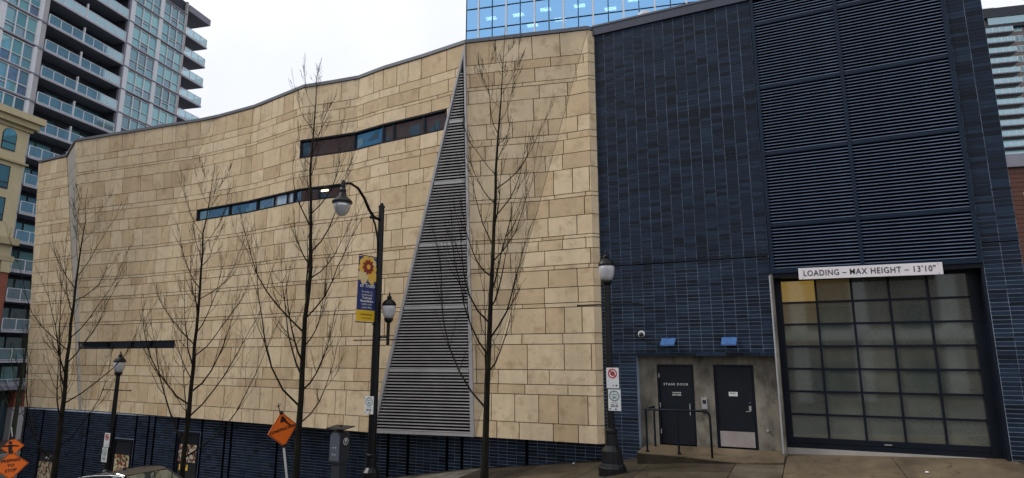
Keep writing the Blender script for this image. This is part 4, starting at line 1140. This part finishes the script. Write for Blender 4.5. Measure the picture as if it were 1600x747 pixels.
# ------------------------------------------------------------------ condo tower at the left
K = -63.4
TW = thing('apartment_tower', 'glass apartment tower with long balconies behind the tan stone building', 'building', tuple(E1 * 38 + MN * K))
def TT(s, o, z): return tuple(E1 * s + MN * (K + o) + Vector((0, 0, z)))
RAIL = [42.9, 40.0, 37.15, 34.3, 31.4, 28.6, 25.75, 22.95, 20.1, 17.3, 14.45, 11.65, 8.85, 6.0, 3.2, .4]
DROP = 1.12                                            # rail top above slab top
b = MB()
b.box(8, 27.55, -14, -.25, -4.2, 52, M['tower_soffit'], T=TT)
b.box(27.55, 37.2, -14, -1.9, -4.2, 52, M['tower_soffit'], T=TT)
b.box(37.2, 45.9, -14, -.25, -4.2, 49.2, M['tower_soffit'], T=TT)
b.build('core_wall', TW)
b = MB()
b.box(27.05, 27.35, -.25, .06, -4.2, 52, M['white_frame'], T=TT); b.box(27.35, 27.9, -.25, .0, -4.2, 52, M['column_lav'], T=TT); b.box(37.05, 37.3, -.25, .06, -4.2, 52, M['tower_grey'], T=TT); b.box(37.3, 37.9, -.25, .06, -4.2, 52, M['white_frame'], T=TT)
b.box(41.52, 42.02, -.25, .05, -4.2, 49.2, M['white_frame'], T=TT); b.box(23.3, 23.9, -.25, .05, -4.2, 52, M['white_frame'], T=TT)
b.box(45.6, 45.9, -.25, .05, -4.2, 49.2, M['column_lav'], T=TT)
b.build('column', TW)
rnd = random.Random(4)
def railing(parent, s0, s1, o, z, nb, depth=None):
    r_ = MB()
    r_.box(s0, s1, o - .03, o + .03, z + DROP - .05, z + DROP, M['white_frame'], T=TT); r_.box(s0, s1, o - .03, o + .03, z + .06, z + .11, M['white_frame'], T=TT)
    st = (s1 - s0) / nb
    for i in range(nb + 1): r_.box(s0 + i * st - .035, s0 + i * st + .035, o - .035, o + .035, z, z + DROP - .051, M['white_frame'], T=TT)
    if depth:
        for zz in (z + DROP - .05, z + .06): r_.box(s1 - .03, s1 + .03, o - depth, o - .031, zz, zz + .05, M['white_frame'], T=TT)
        r_.box(s1 - .035, s1 + .035, o - depth - .035, o - depth + .035, z, z + DROP - .051, M['white_frame'], T=TT)
    r_.build('railing', parent)
    for i in range(nb): MB().box(s0 + i * st + .05, s0 + (i + 1) * st - .05, o - .008, o + .008, z + .12, z + DROP - .06, M['balcony_glass'], T=TT).build('glass_panel', parent)
    if depth: MB().box(s1 - .008, s1 + .008, o - depth + .05, o - .05, z + .12, z + DROP - .06, M['balcony_glass'], T=TT).build('glass_panel', parent)
def tower_window(s0, s1, z0, z1, sash, o=0.):
    f = MB(); w3 = (s1 - s0) / 3; zt = z0 + (z1 - z0) * .40
    for i in range(4): f.box(s0 + i * w3 - .05, s0 + i * w3 + .05, o - .2, o + .03, z0, z1, M['white_frame'], T=TT)
    for i in range(3):
        for zz in (z0, zt, z1 - .07): f.box(s0 + i * w3 + .05, s0 + (i + 1) * w3 - .05, o - .2, o + .02, zz, zz + .07, M['white_frame'], T=TT)
    if sash is not None: f.box(s0 + sash * w3 + .05, s0 + (sash + 1) * w3 - .05, o - .15, o + .025, zt - .35, zt - .29, M['white_frame'], T=TT)
    f = f.build('window', TW)
    tn = rnd.choice((.1, .3, .5, .6, .8))
    for i in range(3):
        for za, zb in ((z0 + .07, zt), (zt + .07, z1 - .07)):
            tt_ = min(1, max(0, tn + rnd.uniform(-.2, .25)))
            if za < zt: tt_ = rnd.choice((tt_, tt_, 1., .85))
            tl = rnd.uniform(-.012, .012)
            q = [TT(s0 + i * w3 + .05, o - .1, za), TT(s0 + (i + 1) * w3 - .05, o - .1 + tl, za), TT(s0 + (i + 1) * w3 - .05, o - .1 + tl, zb), TT(s0 + i * w3 + .05, o - .1, zb)]
            MB().raw(q + [tuple(Vector(p) - MN * .03) for p in q], [(0, 1, 2, 3), (7, 6, 5, 4), (0, 4, 5, 1), (1, 5, 6, 2), (2, 6, 7, 3), (3, 7, 4, 0)], M['tower_glass'], tt_).build('pane', f)
FL = [45.75, 48.6] + RAIL
FL.sort(reverse=True)
for k, rt in enumerate(FL):
    zsl = rt - DROP                                      # slab top
    # floor band across the window bays
    b = MB()
    b.box(8, 27.9, -.24, .10, zsl - .14, zsl + .02, M['tower_grey'], T=TT); b.build('floor_band', TW); b = MB()
    if zsl > 24: b.box(37.05, 45.9, -.24, .10, zsl - .14, zsl + .02, M['tower_grey'], T=TT); b.build('floor_band', TW)
    if zsl > 18:
        tower_window(23.9, 27.0, zsl + .03, zsl + 2.60, rnd.choice((None, 0, 1, 1)))
        for q in (20.2, 16.5, 12.8, 9.1): tower_window(q, q + 3.1, zsl + .03, zsl + 2.60, None)
    if zsl > 25 and rt < 48:
        tower_window(37.9, 41.52, zsl + .03, zsl + 2.60, rnd.choice((1, 1, None)))
        tower_window(42.02, 45.6, zsl + .03, zsl + 2.60, rnd.choice((1, 1, None)))
    # long balcony between the bays
    bl = MB(); bl.box(27.92, 37.03, -1.88, .159, zsl - .2, zsl, M['tower_grey'], T=TT); bl.box(27.92, 37.03, .159, .175, zsl - .19, zsl + .01, M['slab_edge'], T=TT)
    bl = bl.build('balcony', TW)
    railing(bl, 28.0, 36.95, .08, zsl, 7)
    MB().box(31.9, 32.0, -.1, .12, zsl, zsl + 1.75, M['white_frame'], T=TT).build('privacy_screen', bl)
    for s0, s1 in ((28.3, 29.9), (30.1, 31.6), (33.0, 34.6), (34.8, 36.6)): MB().box(s0, s1, -1.89, -1.84, zsl + .05, zsl + 2.2, M['tower_glass'], rnd.choice((0, .2, .45, .7)), T=TT).build('patio_door', bl)
    if rnd.random() < .5:
        fx_ = rnd.uniform(28.5, 35.5); MB().bbox(fx_, fx_ + .8, -1.2, -.5, zsl, zsl + .8, M['tower_soffit'], .08, T=TT).build('balcony_chair', bl)
    # corner balcony beyond the end of the front
    if rt > 24 and rt < 46.5:
        cb = MB(); cb.box(45.92, 49.75, -3.2, .159, zsl - .22, zsl, M['tower_grey'], T=TT); cb.box(45.92, 49.75, .159, .175, zsl - .21, zsl + .01, M['slab_edge'], T=TT); cb = cb.build('balcony', TW)
        railing(cb, 46.0, 49.65, .08, zsl, 3, 3.1)
        if rnd.random() < .6: MB().bbox(48.3, 49.1, -1.4, -.6, zsl, zsl + .85, M['tower_soffit'], .08, T=TT).build('balcony_chair', cb)
b = MB(); b.box(45.92, 49.9, -3.2, .2, 48.0, 48.9, M['tower_grey'], T=TT); b.box(22, 45.9, -14, .3, 52, 52.4, M['tower_grey'], T=TT); b.build('roof_slab', TW)
b = MB(); b.box(45.9, 47.2, -14, -3.3, -4, 48, M['tower_grey'], T=TT); b.build('end_wall', TW)

# street-level block under the tower
PD = thing('street_block', 'dark street level shopfront block with pale canopy across the side street', 'building', tuple(E1 * 20 + MN * -56))
def TP(s, o, z): return tuple(E1 * s + MN * (-55 + o) + Vector((0, 0, z)))
b = MB(); b.box(10, 40, -7.5, -.6, -4.3, -.2, M['tower_soffit'], T=TP); b.build('wall', PD)
b = MB(); b.box(10, 40, -8, .6, -.19, .15, M['tower_grey'], T=TP); b.build('canopy', PD)
for s0, s1, zt_, mt in ((23.6, 24.6, -1.62, 'column_lav'), (18.5, 19.3, -1.62, 'column_lav'), (28, 29, -1.62, 'column_lav')):
    b = MB(); b.box(s0, s1, -.59, .0, -4.22, zt_, M[mt], T=TP); b.box(s0 + .05, s1 - .05, -.59, -.05, zt_, -.195, M['red_brick'], T=TP); b.build('brick_pier', PD)
for i in range(8):
    MB().box(12.2 + i * 1.55, 13.6 + i * 1.55, -.598, -.55, -4.0, -1.0, M['tower_glass'], .0, T=TP).build('shop_window', PD)

# ------------------------------------------------------------------ cream building at the far left
K2 = -54
YB = thing('cream_building', 'cream stucco building with arched windows over red brick at left edge', 'building', tuple(E1 * 12 + MN * K2))
def TY(s, o, z): return tuple(E1 * s + MN * (K2 + o) + Vector((0, 0, z)))
b = MB(); b.box(0, 20.75, -9, 0, 10.3, 20.7, M['cream'], T=TY); b.build('wall', YB)
b = MB(); b.box(0, 20.85, -9, .03, -4.2, 9.9, M['red_brick'], T=TY); b.build('brick_base', YB)
b = MB(); b.box(0, 21.0, -9, .15, 20.7, 21.0, M['cream_trim'], T=TY); b.box(0, 21.3, -9, .45, 21.0, 21.5, M['cream_trim'], T=TY); b.box(0, 21.55, -9, .7, 21.5, 22.05, M['cream'], T=TY); b.build('cornice', YB)
b = MB(); b.box(0, 21.0, -9, .18, 9.9, 10.3, M['cream_trim'], T=TY); b.box(0, 21.05, -9.1, .42, 11.2, 11.75, M['cream_trim'], T=TY); b.box(0, 20.95, -9.05, .25, 17.85, 18.0, M['cream_trim'], T=TY); b.build('string_course', YB)
for s0 in (20.1, 17.0, 14.0): MB().box(s0, s0 + .75, 0, .14, 9.0, 9.89, M['cream'], T=TY).build('cream_panel', YB)
def arch_win(sc, w2, z0, zsp, nm='window'):
    pts = [(sc - w2, z0), (sc + w2, z0), (sc + w2, zsp)] + [(sc + w2 * cos(radians(a)), zsp + w2 * sin(radians(a))) for a in range(15, 180, 15)] + [(sc - w2, zsp)]
    f = MB(); f.prism(pts, lambda s, z: TY(s, .03, z), lambda s, z: TY(s, -.1, z), M['sign_black']); f = f.build(nm, YB)
    k = .88; pts2 = [(sc + (s - sc) * k, z0 + .08 + (z - z0) * .94) for s, z in pts]
    g_ = MB(); g_.prism(pts2, lambda s, z: TY(s, .05, z), lambda s, z: TY(s, .031, z), M['tower_glass'], .4); g_.build('pane', f)
    h_ = MB(); h_.box(sc - w2 * .88, sc + w2 * .88, .051, .08, z0 + .6, z0 + .68, M['sign_black'], T=TY); h_.build('transom', f)
def rect_win(s0, s1, z0, z1):
    f = MB(); f.box(s0, s1, -.1, .03, z0, z1, M['sign_black'], T=TY); f = f.build('window', YB)
    MB().box(s0 + .1, s1 - .1, .031, .05, z0 + .55, z1 - .1, M['tower_glass'], .25, T=TY).build('pane', f)
    MB().box(s0 + .1, s1 - .1, .031, .05, z0 + .1, z0 + .47, M['tower_glass'], .1, T=TY).build('pane', f)
for sc in (19.3, 16.6, 13.9): arch_win(sc, .56, 18.75, 20.0)
for sc in (11.2, 8.5, 5.8, 3.1): arch_win(sc, .56, 18.75, 20.0)
for zz in (15.6, 13.0, 6.8, 3.4, -.2):
    for s0 in (17.9, 14.9, 11.6, 8.3, 5.0, 1.7): rect_win(s0, s0 + 1.85, zz, zz + 1.9)

# ------------------------------------------------------------------ blue glass office tower behind the roof
LB = 52.
GB = thing('office_tower', 'blue glass office tower with lit ceiling lights behind the roofline', 'building', tuple(MN * -15 + E1 * LB))
def TB(s, o, z): return tuple(MN * s + E1 * (LB + o) + Vector((0, 0, z)))
sx = [-26.2]
for i in range(26): sx.append(sx[-1] + (1.62 if i == 0 else 1.83))
zr = [34.5, 36.0, 37.55, 40.3, 41.9, 43.45 + .05, 46.45, 48.0, 51.0, 52.5]
zr = [36.6, 38.1, 41.1, 42.55, 43.5, 46.45, 47.95, 50.9]
zr = [35.7, 37.5, 40.5, 43.5, 46.45, 49.4, 52.4]
fr = MB()
for i, s in enumerate(sx):
    w_ = .10 if i % 2 else .055
    fr.box(s - w_, s + w_, -.14 if i % 2 else -.06, .1, zr[0], zr[-1], M['white_frame'] if i % 2 else M['navy'], T=TB)
for z in zr:
    for a, b in zip(sx, sx[1:]): fr.box(a + .1, b - .1, -.05, .1, z - .06, z + .06, M['navy'], T=TB)
fr.build('mullion', GB)
b = MB(); b.box(sx[0] + .05, sx[-1], .35, 20, 20, zr[0], M['office_in'], T=TB); b.box(sx[0] + .05, sx[-1], 14, 15, zr[0], 60, M['office_in'], T=TB)
b.box(sx[0] + .0, sx[0] + .04, .12, 15, zr[0], 60, M['office_in'], T=TB); b.build('inner_wall', GB)
b = MB()
for z in (43.62 - .35 - 2.9, 46.9 - .2, 50.4): b.box(sx[0] + .06, sx[-1], .2, 14, z, z + .3, M['office_in'], T=TB)
b.build('floor_slab', GB)
for i in range(len(sx) - 1):
    for j in range(len(zr) - 1):
        tl = random.uniform(-.012, .012), random.uniform(-.012, .012)
        q = [TB(sx[i] + .05, 0, zr[j] + .06), TB(sx[i + 1] - .05, tl[0], zr[j] + .06), TB(sx[i + 1] - .05, tl[0] + tl[1], zr[j + 1] - .06), TB(sx[i] + .05, tl[1], zr[j + 1] - .06)]
        MB().raw(q + [tuple(Vector(p) + E1 * .02) for p in q], [(0, 1, 2, 3), (7, 6, 5, 4), (0, 4, 5, 1), (1, 5, 6, 2), (2, 6, 7, 3), (3, 7, 4, 0)], M['blue_glass']).build('glass_pane', GB)
for s, o in ((-23.6, 2.6), (-19.9, 2.6), (-18.6, 5.6), (-16.2, 2.2), (-14.7, 5.0), (-11.8, 2.4), (-8, 4), (-5, 2.6)):
    for q in (0, .42): MB().box(s - .75 - o * .02, s + .6, o + q, o + q + .26, 46.60, 46.68, M['ceil_strong'], T=TB).build('ceiling_light', GB)

# ------------------------------------------------------------------ taller block and brown building at the right edge
LR = 150.; f_ = (LR + 17.04) / 87.04
RB = thing('balcony_tower', 'distant taupe tower with stacked glass balconies at the right edge', 'building', tuple(MN * 85 + E1 * LR))
def TR_(s, o, z): return tuple(MN * s + E1 * (LR + o) + Vector((0, 0, z)))
sv = lambda s: -3.55 + f_ * (s + 3.55)
zv = lambda z: 2.4 + f_ * (z - 2.4)
b = MB(); b.box(sv(38), sv(62), 0, 20, -5, zv(46.6), M['taupe'], T=TR_); b.build('wall', RB)
b = MB(); b.box(sv(38), sv(62), -1.2, 20, zv(46.2), zv(47.5), M['tower_soffit'], T=TR_); b.box(sv(38), sv(41.2), 0, 4, zv(47.51), zv(47.9), M['column_lav'], T=TR_); b.build('roof_slab', RB)
b = MB(); b.box(sv(40), sv(62), -1.0, -.9, zv(45.2), zv(46.35), M['balcony_glass'], T=TR_); b.box(sv(38), sv(62), -1.1, 0, zv(44.7), zv(45.15), M['tower_soffit'], T=TR_); b.build('balcony', RB)
for i in range(17):
    zt = zv(44.6) - i * 2.72
    bl = MB(); bl.box(sv(38), sv(42.5), -1.7, 0, zt - 1.45, zt - 1.2, M['tower_grey'], T=TR_); bl = bl.build('balcony', RB)
    MB().box(sv(38), sv(42.46), -1.65, -1.6, zt - 1.18, zt - .05, M['balcony_glass'], T=TR_).build('glass_panel', bl)
    MB().box(sv(38), sv(42.6), -.08, -.01, zt - 1.15, zt + .9, M['tower_glass'], random.choice((0, .2, .4)), T=TR_).build('patio_door', bl)
    r_ = MB(); r_.box(sv(38), sv(42.48), -1.68, -1.57, zt - .05, zt, M['white_frame'], T=TR_)
    for s in (40.2, 41.0, 41.7, 42.46): r_.box(sv(s) - .05, sv(s) + .05, -1.67, -1.58, zt - 1.19, zt - .051, M['white_frame'], T=TR_)
    r_.build('railing', bl)
    for s0, s1 in ((42.95, 43.9), (45.2, 46.4), (48, 49.2)):
        w_ = MB(); w_.box(sv(s0), sv(s1), -.1, .1, zt - .9, zt + .7, M['white_frame'], T=TR_); w_ = w_.build('window', RB)
        for q in (0, 1): MB().box(sv(s0) + .12 + q * (sv(s1) - sv(s0)) / 2, sv(s0) - .06 + (q + 1) * (sv(s1) - sv(s0)) / 2, -.13, -.101, zt - .78, zt + .58, M['tower_glass'], random.choice((.1, .3, .5)), T=TR_).build('pane', w_)
LN = 30.
NB = thing('brown_building', 'low brown clad building with grey parapet past the brick pillar', 'building', tuple(MN * 24 + E1 * LN))
def TN(s, o, z): return tuple(MN * s + E1 * (LN + o) + Vector((0, 0, z)))
b = MB(); b.box(15, 40, .1, 16, -1, 15.1, M['siding'], T=TN); b.build('wall', NB)
for i in range(46):
    MB().box(15, 40, 0.0 + random.uniform(0, .01), .095, .6 + i * .312, .6 + i * .312 + .285, M['siding'], T=TN).build('siding_board', NB)
b = MB(); b.box(14.8, 40.2, -.15, 16, 15.1, 16.0, M['tower_grey'], T=TN); b.build('parapet', NB)
b = MB(); b.box(20.6, 20.9, -.2, -.01, 12.6, 13.3, M['sign_white'], T=TN); b.build('wall_lamp', NB)

# ------------------------------------------------------------------ across the street, behind the camera: seen in the windows and door panes
def block(name, lb, x0, x1, y0, y1, z0, z1, wall, glass_t, du, dz, ww, wh):
    t = thing(name, lb, 'building', ((x0 + x1) / 2, (y0 + y1) / 2, z0))
    b = MB(); b.box(x0, x1, y0, y1, z0, z1, M[wall]); b.build('wall', t)
    wi = MB(); n = int((x1 - x0) / du)
    for i in range(n):
        for j in range(int((z1 - z0 - 1) / dz)):
            a = x0 + (i + .5) * (x1 - x0) / n - ww / 2
            zz = z0 + 1.2 + j * dz
            wi.box(a, a + ww, y1 - .02, y1 + .04, zz, zz + wh, M['tower_glass'], glass_t)
    wi.build('window', t)['kind'] = 'stuff'
    b = MB(); b.box(x0 - .2, x1 + .2, y0 - .2, y1 + .2, z1, z1 + .5, M['tower_grey']); b.build('parapet', t)
    return t
block('glass_condo', 'teal glass block across the street mirrored in the middle strip window', -80, -43, -42, -25, -5, 33, 'teal_wall', .3, 3.6, 2.9, 1.7, 1.5)
MB().box(-80.2, -42.8, -25.02, -24.2, -5, 8.5, M['tower_soffit']).build('podium', bpy.data.objects['glass_condo'])
block('brick_block', 'brown brick block across the street mirrored in the upper strip window', -39, -24, -38, -24.5, -4, 25, 'brown_brick', .1, 3.2, 3.3, 1.3, 1.8)
block('corner_shop', 'low brick block with white pilasters across the street mirrored in the loading door', -6, 9, -36, -25, -1, 9, 'taupe', .1, 4.2, 3.4, 2.6, 1.9)
cs = bpy.data.objects['corner_shop']
for u in (-4.6, -.8, 2.6, 7.2): MB().box(u, u + .9, -24.98, -24.7, -1, 9, M['sign_white']).build('pilaster', cs)
MB().box(-6, 9, -24.98, -24.3, 3.4, 4.0, M['sign_white']).build('shop_fascia', cs)
